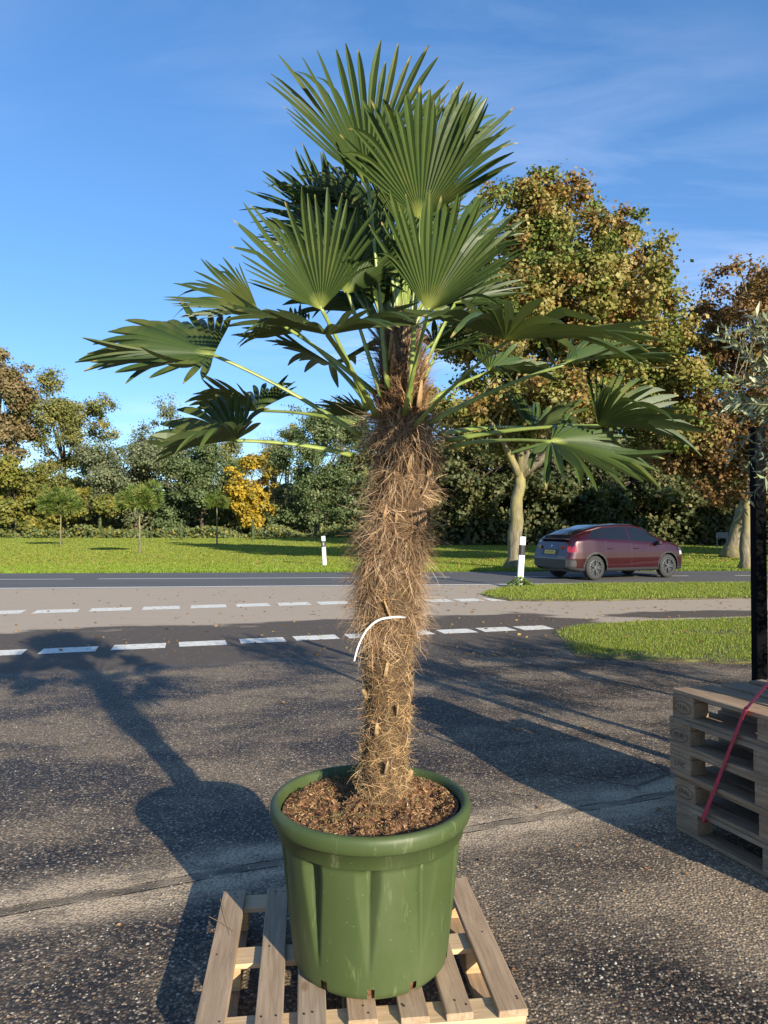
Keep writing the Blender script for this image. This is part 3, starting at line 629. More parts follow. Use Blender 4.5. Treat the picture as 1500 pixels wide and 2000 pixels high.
# wall of foliage deep inside the wood, reads as one mass between the trunks
n = 78000; px = np.concatenate([rng.uniform(-200, 720, 34000), rng.uniform(720, 1800, 44000)]); left = px < 720; d = np.where(left, rng.uniform(108, 122, n), rng.uniform(62, 70, n)); x = (px - 750) / F * d
top = np.array([np.interp(p, [-200, 0, 230, 330, 450, 530, 600, 720, 900, 1800], [900, 930, 940, 960, 955, 950, 940, 900, 860, 840]) for p in px])
zt = CAMH + (1026 - top) / F * d; zt *= np.array([1 + .18 * mnoise.noise((float(a) * .12, 9.0, 1)) for a in x])
z = rng.uniform(0, 1, n) ** .9 * zt
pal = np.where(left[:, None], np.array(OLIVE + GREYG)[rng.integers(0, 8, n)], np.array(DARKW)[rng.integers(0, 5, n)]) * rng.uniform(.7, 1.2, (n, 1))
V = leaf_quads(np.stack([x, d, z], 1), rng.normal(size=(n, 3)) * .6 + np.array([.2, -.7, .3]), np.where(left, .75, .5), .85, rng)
Cc = np.ones((n, 4, 4)); Cc[:, :, :3] = pal[:, None, :]
o = link('deep_wood', mesh_np('deep_wood', V, np.arange(n * 4).reshape(-1, 4), MAT['foliage'], False, Cc.reshape(-1, 4)))
tag(o, 'dense mass of foliage deep inside the wood', 'wood', kind='stuff')

# young pines with bare stems on the lawn
PINE = [(0.12, 0.175, 0.03), (0.15, 0.205, 0.045), (0.09, 0.14, 0.025), (0.20, 0.22, 0.06)]
def pine(cx, by, top, w, seed, label):
    b = G(cx, by); d = b.y; rng = np.random.default_rng(seed); rg = random.Random(seed)
    root = empty('young_pine', b, 0, label, 'pine tree', 'young pines on the lawn')
    zt = P(cx, top, d).z; R = w * d / F / 2; zc = zt - R * .95; n = 150
    D = nrm(rng.normal(size=(n, 3))); D[:, 2] = np.abs(D[:, 2]) * 1.1 - .35; D = nrm(D); C = D * np.array([R, R, R * .95]) * rng.uniform(.35, 1.05, (n, 1)) * (1 + .35 * np.sin(D[:, :1] * 4 + seed) * np.cos(D[:, 1:2] * 3)) + np.array([rg.uniform(-.1, .1), 0, zc])
    rep = np.repeat(np.arange(n), 26); m_ = len(rep); dirs = nrm(D[rep] + rng.normal(size=(m_, 3)) * .6 + np.array([0, 0, .25]))
    L = R * .42; cc = C[rep] + dirs * L * .5
    V = leaf_quads(cc, np.cross(dirs, rng.normal(size=(m_, 3))), L, .10, rng, along=dirs * 3)
    col = np.array(PINE)[rng.integers(0, 4, n)][rep] * rng.uniform(.7, 1.25, (m_, 1)); Cc = np.ones((m_, 4, 4)); Cc[:, :, :3] = col[:, None, :]
    link('trunk', wood_mesh('trunk', rg, (0, 0, -.03), (rg.uniform(-.06, .06), 0, zc - R * .2), .06, [tuple(c) for c in C[:40]], MAT['bark'], 6, flare=1.2), root)
    link('crown', mesh_np('crown', V, np.arange(m_ * 4).reshape(-1, 4), MAT['foliage'], False, Cc.reshape(-1, 4)), root)
pine(118, 1066, 958, 62, 61, 'leftmost young pine with a bare stem on the lawn')
pine(273, 1081, 948, 70, 62, 'nearest and tallest young pine with a bare stem on the lawn')
pine(424, 1066, 965, 42, 63, 'young dark pine on the lawn just left of the yellow tree')
# slim young cypresses
def cypress(cx, by, top, wpx, seed, label):
    b = G(cx, by); d = b.y; rng = np.random.default_rng(seed); root = empty('young_cypress', b, 0, label, 'cypress', 'slim cypresses on the lawn')
    h = P(cx, top, d).z; n = 900; t = rng.uniform(0.05, 1, n); a = rng.uniform(0, 6.283, n); R = wpx * d / F / 2 * np.sin(np.clip(t, .05, 1) * 2.6 + .35) * rng.uniform(.4, 1, n)
    C = np.stack([np.cos(a) * R, np.sin(a) * R, t * h], 1); N = np.stack([np.cos(a), np.sin(a), np.full(n, .3)], 1) + rng.normal(size=(n, 3)) * .3
    V = leaf_quads(C, N, .22, .4, rng, along=np.tile([0, 0, 3.0], (n, 1))); col = np.array(DGREEN)[rng.integers(0, 4, n)] * rng.uniform(.6, 1.2, (n, 1)); Cc = np.ones((n, 4, 4)); Cc[:, :, :3] = col[:, None, :]
    link('trunk', mesh_np('trunk', *[np.array(q) if i == 0 else q for i, q in enumerate(tube([(0, 0, -.02), (0, 0, h * .6)], [.03, .015], 6))], MAT['dark_bark']), root)
    link('crown', mesh_np('crown', V, np.arange(n * 4).reshape(-1, 4), MAT['foliage'], False, Cc.reshape(-1, 4)), root)
cypress(4, 1050, 985, 8, 71, 'slim dark cypress at the very left edge of the lawn')
cypress(195, 1050, 995, 7, 72, 'slim cypress between the leftmost pine and the nearest pine')
cypress(354, 1055, 1015, 8, 73, 'short slim cypress between the nearest pine and the dark pine')
cypress(494, 1056, 1015, 8, 74, 'slim cypress directly below the yellow tree')
cypress(616, 1058, 1018, 6, 75, 'slim cypress left of the farther white marker post')
# ------------------------------------------------------------------ pallet under the tub
PZ = 0.138
fl = G(375, 2022, PZ); fr = G(1030, 1970, PZ); ex = (fr - fl); PW = ex.length; ex.normalize(); ey = Vector((-ex.y, ex.x, 0)); PL = 0.80
pal_root = empty('wooden_pallet', ((fl + fr) / 2 + ey * PL / 2).to_2d().to_3d(), math.atan2(ex.y, ex.x), 'weathered light wooden pallet under the green tub', 'pallet')
BT = 0.022
def board(name, parent, c, L, W, T, along, mat, seed=0, tilt=0.0):
    """a plank; along = 'x' or 'y' of the parent"""
    me = bevel_box_mesh(name, (L, W, T), 0.0025, MAT[mat], 0.0012, seed)
    o = link(name, me, parent); o.location = c; o.rotation_euler = (0, 0, (math.pi / 2 if along == 'y' else 0) + tilt); return o
rg = random.Random(3)
wd_ = [0.088, 0.082, 0.086, 0.088, 0.086, 0.082, 0.088]
for i in range(7):
    cx = -PW / 2 + wd_[i] / 2 + i * (PW - wd_[i]) / 6
    if i in (1, 5): cx += (0.022 if i == 1 else -0.012)
    bo = board('deck_board', pal_root, (cx, rg.uniform(-.006, .006), PZ - BT / 2), PL, wd_[i], BT, 'y', 'pallet_wood', i, rg.uniform(-.006, .006))
    nv = MB()
    for e in (-1, 0, 1):
        for _ in range(2 if e else 1):
            q = Vector((e * (PL / 2 - .045) + rg.uniform(-.02, .02), rg.uniform(-.03, .03), BT / 2)); V, Fc = lathe([(0.0038, 0.0), (0.0036, .0012), (0.001, .0016)], 6, True)
            nv.add([Vector(v) + q for v in V], Fc)
    tag(link('nail_heads', nv.mesh('nail_heads', MAT['nail']), bo), kind='stuff')
for i, y in enumerate((-PL / 2 + .05, 0, PL / 2 - .05)):
    board('cross_board', pal_root, (0, y, PZ - BT - .0095), PW - .004, .098, .018, 'x', 'fresh_wood', 20 + i)
    for j, x in enumerate((-PW / 2 + .055, 0, PW / 2 - .055)):
        board('block', pal_root, (x, y, .0605), .10, .09, .072, 'x', 'block_wood', 30 + i * 3 + j)
for j, x in enumerate((-PW / 2 + .055, 0, PW / 2 - .055)):
    board('bottom_board', pal_root, (x, 0, .013), PL - .004, .095, .02, 'y', 'pallet_wood', 50 + j)
# straws lying on the left board
sv = MB(); o0 = pal_root.matrix_basis.inverted()
for a, b in (((430, 1755), (455, 1830)), ((408, 1790), (462, 1822))):
    p0, p1 = P(a[0], a[1], 1), P(b[0], b[1], 1)
    q0, q1 = G(a[0], a[1], PZ + .004), G(b[0], b[1], PZ + .012)
    sv.add(*tube([q0, (q0 + q1) / 2 + Vector((0, 0, .004)), q1], [.0014, .0012, .0008], 5))
tag(link('straw', sv.mesh('straw', MAT['leaf_base'])), 'dry straws lying on the left board of the pallet', 'straw')

# ------------------------------------------------------------------ green tub
TC = Vector((-0.045, 2.425, PZ + .001)); TH = 0.525
tub = empty('plant_tub', TC, 0, 'large green plastic plant tub with rolled rim on the wooden pallet', 'plant pot')
def tub_body():
    n = 288; prof = []      # (z, radius, flute weight)
    zt = TH - .108
    for k in range(33):
        t = k / 32; z = .004 + t * (zt - .004); r = .2555 + (.302 - .2555) * t ** .92
        if t < .03: r -= .010 * (1 - t / .03)
        w = max(0.0, min(1.0, (t - .16) / .7)) * (1.0 if t < .975 else (1 - t) / .025)
        prof.append((z, r, w))
    prof += [(zt + .003, .3075, 0), (zt + .006, .311, 0), (TH - .057, .3155, 0), (TH - .056, .327, 0), (TH - .050, .3325, 0), (TH - .036, .336, 0), (TH - .020, .337, 0), (TH - .009, .3345, 0), (TH - .002, .328, 0), (TH, .3195, 0), (TH - .002, .312, 0)]
    inner = [(TH - .012, .306, 0), (TH - .05, .302, 0), (TH - .10, .299, 0)]
    prof += inner
    V = []; Fc = []; nf = 10
    for z, r, w in prof:
        for k in range(n):
            a = 2 * math.pi * k / n; q = ((a - math.radians(270 + 18)) / (2 * math.pi / nf)) % 1.0; q = (q - .5)  # groove centre at q=0
            dd = abs(q) * (360 / nf)                      # degrees from the groove
            hw = 1.2 + 6.3 * w
            g = max(0.0, 1 - dd / hw) * .031 * w
            rr = r - g
            V.append((rr * math.cos(a), rr * math.sin(a), z))
    holes = [math.radians(270 + q) for q in (-33, 1.0, 31, 75, 120, 165, 210, 255)]
    for i in range(len(prof) - 1):
        for k in range(n):
            am = 2 * math.pi * (k + .5) / n; zc = (prof[i][0] + prof[i + 1][0]) / 2
            if 0.006 < zc < .046 and any(abs((am - h + math.pi) % (2 * math.pi) - math.pi) < math.radians(2.6) for h in holes): continue
            a = i * n + k; b = i * n + (k + 1) % n; Fc.append((a, b, b + n, a + n))
    return V, Fc
V, Fc = tub_body(); link('tub_body', mesh_np('tub_body', V, Fc, MAT['green_plastic'], True), tub)
V, Fc = lathe([(.236, .004), (.248, .20), (.262, TH - .12)], 64, False, True); link('inner_wall', mesh_np('inner_wall', V, Fc, MAT['black_pot'], True), tub)
# rooty substrate showing in the drain slots
V, Fc = lathe([(.2395, .006), (.2425, .05)], 96); sm = mesh_np('root_ball', V, Fc, MAT['soil'], True); link('root_ball', sm, tub)
t5 = link('size_mark', text_mesh('size_mark', '56', .017, MAT['stamp_ink'], .0003), tub); t5.location = (.012, -.3235, TH + .0012); t5.rotation_euler = (math.radians(8), 0, 0)
# soil surface
SZ = TH - .034; N_ = 90; V = [(0, 0, SZ)]; Fc = []
def soil_z(x, y):
    r = math.hypot(x, y); h = .030 * mnoise.fractal((x * 9, y * 9, 1.3), 1.0, 2.0, 4) + .012 * mnoise.noise((x * 45, y * 45, 4)) + .022 * math.exp(-((x - .045) ** 2 + (y - .03) ** 2) / .012)
    return SZ + h * (1 if r < .24 else max(.25, (.296 - r) / .056)) + (.012 if x > .05 else 0) * min(1, max(0, r * 4))
for i in range(1, 41):
    r = .296 * i / 40
    for k in range(N_): a = 2 * math.pi * k / N_; x, y = r * math.cos(a), r * math.sin(a); V.append((x, y, soil_z(x, y)))
for k in range(N_): Fc.append((0, 1 + k, 1 + (k + 1) % N_))
for i in range(39):
    for k in range(N_): a = 1 + i * N_ + k; b = 1 + i * N_ + (k + 1) % N_; Fc.append((a, a + N_, b + N_, b))
soil = link('soil', mesh_np('soil', V, Fc, MAT['soil'], True), tub)
rng = np.random.default_rng(8); n = 9000; a = rng.uniform(0, 6.283, n); r = .285 * np.sqrt(rng.uniform(0, 1, n)); x, y = r * np.cos(a), r * np.sin(a)
z = np.array([soil_z(float(p), float(q)) for p, q in zip(x, y)]) + rng.uniform(-.002, .008, n)
dirs = rng.normal(size=(n, 3)) * np.array([1, 1, .45]); V = leaf_quads(np.stack([x, y, z], 1), rng.normal(size=(n, 3)), rng.uniform(.006, .020, n), .22, rng, along=dirs * 2)
pal = np.array([(.30, .16, .075), (.20, .10, .045), (.38, .23, .12), (.12, .06, .03), (.42, .30, .18), (.16, .15, .045)])[rng.choice(6, n, p=[.3, .25, .2, .12, .06, .07])] * rng.uniform(.7, 1.2, (n, 1))
Cc = np.ones((n, 4, 4)); Cc[:, :, :3] = pal[:, None, :]
tag(link('mulch', mesh_np('mulch', V, np.arange(n * 4).reshape(-1, 4), MAT['fibre'], False, Cc.reshape(-1, 4)), soil), kind='stuff')

# ------------------------------------------------------------------ the palm
PB = Vector((0.0, 2.45, PZ + SZ - .03))
palm = empty('windmill_palm', PB, 0, 'tall fan palm with hairy brown trunk growing in the green tub', 'palm tree')
AX = [(1600, 748), (1500, 748), (1400, 757), (1300, 757), (1200, 757), (1100, 765), (1000, 775), (900, 786), (830, 786), (760, 784), (680, 778), (600, 775), (540, 772)]
axz = [P(x, y, 2.45).z for y, x in AX]; axx = [P(x, y, 2.45).x for y, x in AX]
def axis(z): return Vector((float(np.interp(z, axz, axx)), 2.45, z))
RZ = [.45, .62, .72, .9, 1.1, 1.27, 1.4, 1.6, 1.78, 1.88, 1.96, 2.03, 2.12, 2.20, 2.27, 2.34]
RR = [0.098, 0.088, 0.074, 0.072, 0.076, 0.079, 0.083, 0.087, 0.09, 0.088, 0.077, 0.064, 0.054, 0.044, 0.03, 0.008]
def trad(z): return float(np.interp(z, RZ, RR))
V = []; Fc = []; nz_, na_ = 150, 48; z0, z1 = PB.z - .04, 2.34
for i in range(nz_ + 1):
    z = z0 + (z1 - z0) * i / nz_; c = axis(z)
    for k in range(na_):
        a = 2 * math.pi * k / na_; h = .5 + .5 * mnoise.noise((math.cos(a) * 2.2, math.sin(a) * 2.2, z * 9)); sw = .5 + .5 * math.sin(a * 3 + z * 46)
        r = trad(z) * (1 + .13 * (h - .5) + .06 * (sw - .5)); V.append((c.x + r * math.cos(a) - PB.x, c.y + r * math.sin(a) - PB.y, z - PB.z))
for i in range(nz_):
    for k in range(na_): a = i * na_ + k; b = i * na_ + (k + 1) % na_; Fc.append((a, b, b + na_, a + na_))
ptrunk = link('trunk', mesh_np('trunk', V, Fc, MAT['palm_trunk'], True), palm)
# old leaf bases spiralling up the trunk
rg = random.Random(17)
def stub_mesh(seed, L):
    rr = random.Random(seed); mb = MB(); pts = [(0, -.01, 0), (0, .007, L * .35), (0, .011, L * .7), (0, .010 + rr.uniform(-.004, .008), L)]
    V, Fc = tube(pts, [.0135, .0135, .0115, .0085], 8, .38); mb.add(V, Fc); return mb.mesh('leaf_base', MAT['leaf_base'], True)
stubs = [stub_mesh(i, .055 + .014 * i) for i in range(4)]
k = 0; z = .70
while z < 2.12:
    a = k * 2.39996; c = axis(z); r = trad(z) * .97
    o = link('leaf_base', stubs[k % 4], palm); o.location = (c.x + r * math.cos(a) - PB.x, c.y + r * math.sin(a) - PB.y, z - PB.z)
    o.rotation_euler = (rg.uniform(-.42, .05), rg.uniform(-.45, .45), a - math.pi / 2); s = rg.uniform(.55, .95); o.scale = (s * rg.uniform(.7, 1.1), s, s)
    k += 1; z += .024 if z < 1.3 else .026
# bright sheath patches below the crown
for i, (px, py, w, h, d) in enumerate(((820, 770, .014, .045, 2.37), (785, 735, .011, .03, 2.39), (768, 700, .012, .05, 2.385), (800, 690, .012, .05, 2.40), (800, 905, .011, .03, 2.335), (752, 1000, .008, .025, 2.335), (765, 665, .014, .07, 2.39), (790, 650, .013, .07, 2.41))):
    p = P(px, py, d) - PB; V, Fc = tube([p + Vector((-.004, 0, -h)), p + Vector((0, -.008, -h * .2)), p + Vector((.006, -.012, h))], [w, w * .9, w * .35], 8, .35)
    link('sheath', mesh_np('sheath', V, Fc, MAT['leaf_base'], True), palm)

def fibre_mesh(n, zr, lr, outw, upw, tang, grav, wid, pal, seed, zpow=1.0, tuft=0.0, hug=0.0, per=26):
    rng = np.random.default_rng(seed); st = 5
    z = zr[0] + (zr[1] - zr[0]) * rng.uniform(0, 1, n) ** zpow; a = rng.uniform(0, 2 * np.pi, n)
    if tuft:      # gather into tufts round the leaf bases
        nt_ = int(n / per); tz = rng.uniform(zr[0], zr[1], nt_); ta = rng.uniform(0, 2 * np.pi, nt_); ti = rng.integers(0, nt_, n); g = rng.uniform(0, 1, n) < tuft
        z = np.where(g, tz[ti] + rng.normal(size=n) * .012, z); a = np.where(g, ta[ti] + rng.normal(size=n) * .16, a)
        tdir = rng.normal(size=(nt_, 2))[ti] * g[:, None] * tang
    else: tdir = np.zeros((n, 2))
    cx = np.interp(z, axz, axx); r = np.interp(z, RZ, RR) * .96
    O = np.stack([np.cos(a), np.sin(a), np.zeros(n)], 1); T = np.stack([-np.sin(a), np.cos(a), np.zeros(n)], 1)
    p = np.stack([cx, np.full(n, 2.45), z], 1) + O * r[:, None]
    d = O * rng.uniform(outw[0], outw[1], (n, 1)) + T * (rng.normal(size=(n, 1)) * tang + tdir[:, :1]) + np.array([0, 0, 1.0]) * (rng.uniform(upw[0], upw[1], (n, 1)) + tdir[:, 1:] * .5); d = nrm(d)
    L = rng.uniform(lr[0], lr[1], n)[:, None] / st; W = nrm(np.cross(d, rng.normal(size=(n, 3)))) * wid * .5
    W = W * rng.uniform(.6, 1.4, (n, 1)); pts = []; curl = rng.normal(size=(n, 3)) * .22
    for s in range(st + 1):
        w_ = W * (1 - .75 * s / st); pts.append((p - w_, p + w_)); p = p + d * L; d = nrm(d + np.array([0, 0, -grav]) + curl - O * hug * .28)
    V = np.empty((n, (st + 1) * 2, 3))
    for s, (q0, q1) in enumerate(pts): V[:, s * 2] = q0; V[:, s * 2 + 1] = q1
    V -= np.array(PB); bi = np.arange(n)[:, None] * ((st + 1) * 2)
    Fc = np.concatenate([bi + np.array([[2 * s, 2 * s + 1, 2 * s + 3, 2 * s + 2]]) for s in range(st)], 0)
    col = np.array(pal)[rng.integers(0, len(pal), n)] * rng.uniform(.65, 1.3, (n, 1))
    if tuft: col = col * rng.uniform(.5, 1.4, nt_)[ti][:, None]
    C = np.ones((n, (st + 1) * 2, 4)); C[:, :, :3] = col[:, None, :]
    return mesh_np('fibre', V.reshape(-1, 3), Fc, MAT['fibre'], False, C.reshape(-1, 4))
TAN = [(.40, .255, .115), (.34, .205, .09), (.46, .32, .165), (.24, .14, .065), (.38, .275, .155)]
BRN = [(.36, .235, .13), (.27, .165, .085), (.45, .315, .195), (.18, .105, .055), (.42, .31, .21)]
def addf(*a, **k): tag(link('fibre', fibre_mesh(*a, **k), palm), kind='stuff')
addf(17000, (.60, 1.38), (.03, .08), (.04, .14), (-.6, .6), 1.0, .03, .0019, TAN, 1, tuft=.75, hug=.75)
addf(300, (.62, 1.42), (.05, .10), (.2, .6), (-.9, .3), .5, .14, .0014, TAN, 2, tuft=.7)
addf(7500, (1.18, 1.97), (.05, .12), (.06, .30), (-1.0, .1), .6, .16, .0020, BRN, 3, tuft=.92, hug=.6, per=60)
addf(5600, (1.22, 1.93), (.06, .15), (.16, .5), (-.5, .5), .22, .36, .0018, BRN, 4, tuft=.98, per=110)
addf(600, (1.86, 1.96), (.10, .17), (.9, 1.4), (-.1, .4), .3, .20, .0019, BRN, 5, tuft=.8)
addf(2400, (1.92, 2.18), (.05, .13), (.1, .35), (.3, 1.2), .4, -.02, .0030, [(.30, .17, .08), (.20, .115, .06), (.38, .22, .10), (.15, .09, .05)], 6, tuft=.5)
addf(900, (2.05, 2.22), (.08, .16), (.02, .2), (.9, 1.4), .15, -.02, .006, [(.20, .15, .11), (.27, .21, .16), (.13, .09, .065)], 7)

def blade_np(hub, ax_, nv, R, n, spread, cup, droop, seed, split=.46, stiff=1.0, side=.66):
    rg = np.random.default_rng(seed); Y = Vector(ax_).normalized(); N = Vector(nv); N = (N - Y * N.dot(Y)).normalized(); X = Y.cross(N)
    hub = Vector(hub); V = []; Fc = []; C = []; st = 10; ds = 2 * math.radians(spread) / n
    lj = rg.uniform(-.12, .06, n); aj = rg.normal(size=n) * .6; ej = rg.normal(size=n) * .08; gr = rg.uniform(0, 1, n); bj = rg.normal(size=n)
    def pt(phi, r, L, e_extra, R_):
        al = math.radians(cup) * abs(math.sin(phi)) ** 1.2 + e_extra
        d3 = (X * math.sin(phi) + Y * math.cos(phi)) * math.cos(al) + N * math.sin(al)
        q = r / R_
        return hub + d3 * r - N * (droop * R_ * q ** 2.2) - Vector((0, 0, 1)) * (.05 * R_ * q ** 3 * stiff)
    for i in range(n):
        phi = -math.radians(spread) + ds * (i + .5); u = abs(phi) / math.radians(spread)
        L = R * (side + (1 - side) * math.cos(u * math.pi / 2) ** .8) * (1 + lj[i]); rs = L * split * (1 - .15 * u) * (1 + .25 * lj[i] * 4)
        o = len(V)
        for s in range(st + 1):
            t = s / st; r = L * (t ** .9) if s else .006
            tt = max(0.0, (r - rs) / (L - rs)); ph = phi + aj[i] * ds * .55 * tt ** 1.4
            wfull = r * ds
            if tt > 0: wfull = rs * ds * (1 + .62 * tt) * (1 - .87 * tt ** 2.9)
            hw = wfull * .5 / max(r, 1e-4); e = ej[i] * tt
            dep = wfull * (.56 - .12 * tt)
            for sgn in (-1, 0, 1):
                p = pt(ph + sgn * hw, r, L, e, R)
                p = p + N * (dep * (.5 if sgn else -.5))
                if bj[i] > 1.1: p = p - Vector((0, 0, 1)) * (tt ** 2 * .16 * R)
                elif bj[i] < -1.5 and tt > .45: p = p - Vector((0, 0, 1)) * ((tt - .45) * .16 * R) - N * ((tt - .45) * .10 * R)
                V.append(p); C.append((t, gr[i], 1.0 if sgn == 0 else 0.0, 1))
        for s in range(st):
            for q in (0, 1): a = o + s * 3 + q; Fc.append((a, a + 1, a + 4, a + 3))
    return V, Fc, C
def frond(base, hub, ax_, nv, R, spread=100, cup=14, droop=.05, seed=0, n=27, sag=0.0, split=.56, side=.66, pr=1.0):
    base = P(*base); hub = P(*hub); R = R * hub.y / F
    mid = base.lerp(hub, .5) + Vector((0, 0, (hub - base).length * (.06 + sag)))
    pts = [p - PB for p in bez(base, mid, hub + Vector(ax_).normalized() * .012, 12)]
    V, Fc = tube(pts, [.0125 * pr * (1 - .42 * min(1, i / 7)) for i in range(13)], 8, .62)
    fo = link('frond', mesh_np('frond', V, Fc, MAT['palm_petiole'], True), palm)
    V, Fc, C = blade_np(hub - PB, ax_, nv, R, n, spread, cup, droop, seed, split, 1.0, side)
    link('blade', mesh_np('blade', V, Fc, MAT['palm_blade'], False, C), fo)
# (base px, py, depth), (hub px, py, depth), axis, normal, length in px ...
FR = [
 ((757, 760, 2.39), (720, 362, 2.33), (-.24, -.05, 1), (.22, -1, .05), 288, 64, 38, .03),
 ((800, 790, 2.37), (822, 430, 2.20), (.14, -.12, 1), (-.12, -1, .10), 270, 66, 34, .03),
 ((795, 700, 2.46), (835, 372, 2.55), (.40, .15, 1), (-.1, -1, .2), 250, 50, 20, .04),
 ((780, 690, 2.50), (765, 400, 2.66), (.12, .1, 1), (.2, -1, .1), 230, 55, 25, .03),
 ((720, 800, 2.36), (628, 605, 2.14), (-.42, -.10, 1), (.30, -1, .02), 246, 68, 40, .02),
 ((745, 775, 2.40), (676, 575, 2.38), (.38, .1, 1), (.0, -1, .2), 184, 68, 36, .04),
 ((790, 810, 2.36), (835, 608, 2.10), (.50, -.08, 1), (-.25, -1, .02), 264, 64, 40, .03),
 ((760, 700, 2.47), (655, 445, 2.72), (-1, .1, .75), (-.2, -.8, .35), 195, 52, 26, .04),
 ((760, 690, 2.49), (700, 400, 2.75), (-.8, .2, .12), (.1, -.6, .7), 150, 80, 25, .05),
 ((735, 770, 2.45), (505, 607, 2.52), (-1, .05, .34), (.25, -.85, .45), 180, 48, 18, .05),
 ((705, 852, 2.42), (418, 692, 2.28), (-1, -.12, .10), (.10, -.50, .78), 262, 96, 10, .06),
 ((735, 812, 2.34), (640, 655, 1.96), (.02, -1, -.10), (0, -.02, 1), 220, 112, 17, .05),
 ((722, 795, 2.52), (650, 712, 2.86), (-.1, 1, .22), (0, -.22, 1), 180, 112, 30, .04),
 ((695, 828, 2.52), (503, 803, 2.74), (-.75, .5, .12), (.15, -.30, 1), 150, 122, 34, .05),
 ((690, 890, 2.42), (462, 860, 2.22), (-1, -.12, -.08), (.08, -.35, .9), 180, 124, 34, .10),
 ((725, 815, 2.54), (712, 812, 2.82), (-1, .35, .12), (.1, -.2, 1), 112, 95, 30, .05),
 ((805, 838, 2.36), (987, 665, 2.02), (.66, -.80, -.10), (-.06, -.02, 1), 295, 104, 13, .03),
 ((835, 828, 2.40), (1105, 710, 2.36), (1, -.10, .14), (0, -.34, .92), 205, 74, 14, .06),
 ((815, 800, 2.52), (955, 725, 2.76), (1, .2, .06), (-.05, -.42, .9), 140, 104, 22, .06),
 ((805, 800, 2.53), (852, 690, 2.82), (.75, .4, .55), (-.3, -.6, .6), 135, 85, 20, .05),
 ((870, 862, 2.40), (1168, 832, 2.24), (1, -.22, -.04), (0, -.30, .95), 205, 106, 46, .08),
 ((880, 872, 2.38), (1076, 862, 2.10), (.85, -.40, -.22), (.2, -.48, .85), 215, 104, 6, .10),
 ((860, 848, 2.48), (1040, 838, 2.78), (.62, .6, .2), (-.1, -.4, .9), 130, 104, 46, .05),
 ((805, 780, 2.47), (885, 592, 2.60), (1, .15, .38), (-.1, -.75, .6), 155, 66, 20, .06),
 ((770, 690, 2.52), (755, 590, 2.72), (-.25, .35, .8), (.1, -.8, .5), 165, 80, 25, .05),
 ((765, 700, 2.54), (690, 610, 2.84), (-.6, .5, .25), (.1, -.35, .9), 160, 104, 30, .05),
 ((785, 690, 2.52), (800, 560, 2.70), (.35, .2, .9), (0, -.9, .3), 150, 75, 25, .05),
 ((790, 730, 2.50), (880, 640, 2.85), (.9, .5, .2), (0, -.35, .95), 150, 104, 28, .05),
 ((775, 680, 2.50), (735, 470, 2.66), (-.35, .25, .9), (.2, -.8, .3), 170, 62, 20, .04),
 ((785, 680, 2.50), (800, 480, 2.68), (.45, .2, .8), (-.1, -.9, .2), 175, 60, 20, .04),
 ((765, 690, 2.50), (690, 520, 2.78), (-.7, .3, .5), (.1, -.6, .6), 165, 80, 24, .05),
 ((790, 690, 2.50), (855, 520, 2.78), (.8, .3, .45), (-.1, -.6, .6), 170, 70, 22, .05),
 ((780, 680, 2.47), (745, 420, 2.60), (-.6, .1, .6), (.3, -.8, .3), 150, 60, 20, .05),
 ((770, 720, 2.44), (742, 600, 2.50), (-.15, -.2, .8), (.3, -.9, .3), 110, 60, 30, .05),
 ((730, 800, 2.45), (588, 650, 2.62), (-.9, .2, .0), (.1, -.45, .9), 140, 90, 25, .08),
 ((770, 690, 2.45), (705, 520, 2.50), (-.5, .1, .9), (.25, -.9, .3), 195, 56, 22, .04),
 ((780, 690, 2.44), (765, 545, 2.46), (.08, .1, 1), (.1, -.9, .3), 170, 56, 24, .04),
 ((792, 690, 2.45), (862, 520, 2.52), (.7, .1, .75), (-.2, -.9, .3), 190, 56, 22, .04),
 ((765, 690, 2.45), (640, 490, 2.60), (-1, .1, .45), (.2, -.8, .5), 150, 62, 22, .05),
 ((775, 690, 2.48), (690, 385, 2.62), (-1, .1, .30), (.1, -.7, .6), 140, 70, 22, .05),
 ((785, 690, 2.48), (790, 450, 2.58), (.3, .15, .9), (.0, -.9, .3), 180, 60, 22, .04),
 ((770, 700, 2.5), (722, 605, 2.62), (-.7, .3, .55), (.15, -.7, .5), 135, 75, 24, .05),
 ((790, 700, 2.5), (850, 612, 2.62), (.7, .3, .55), (-.15, -.7, .5), 140, 75, 24, .05),
 ((780, 690, 2.5), (785, 605, 2.66), (.05, .4, .8), (0, -.85, .4), 150, 75, 24, .05),
]
for i, f in enumerate(FR): frond(*f, seed=100 + i, side=.9 if i in (11, 16) else .7, split=(.48, .55, .6, .5)[i % 4])
# spear leaf folded upright in the centre
V, Fc = tube([p - PB for p in (P(778, 690, 2.47), P(776, 560, 2.48), P(772, 470, 2.49))], [.022, .016, .003], 8, .6)
link('spear_leaf', mesh_np('spear_leaf', V, Fc, MAT['palm_petiole'], True), palm)
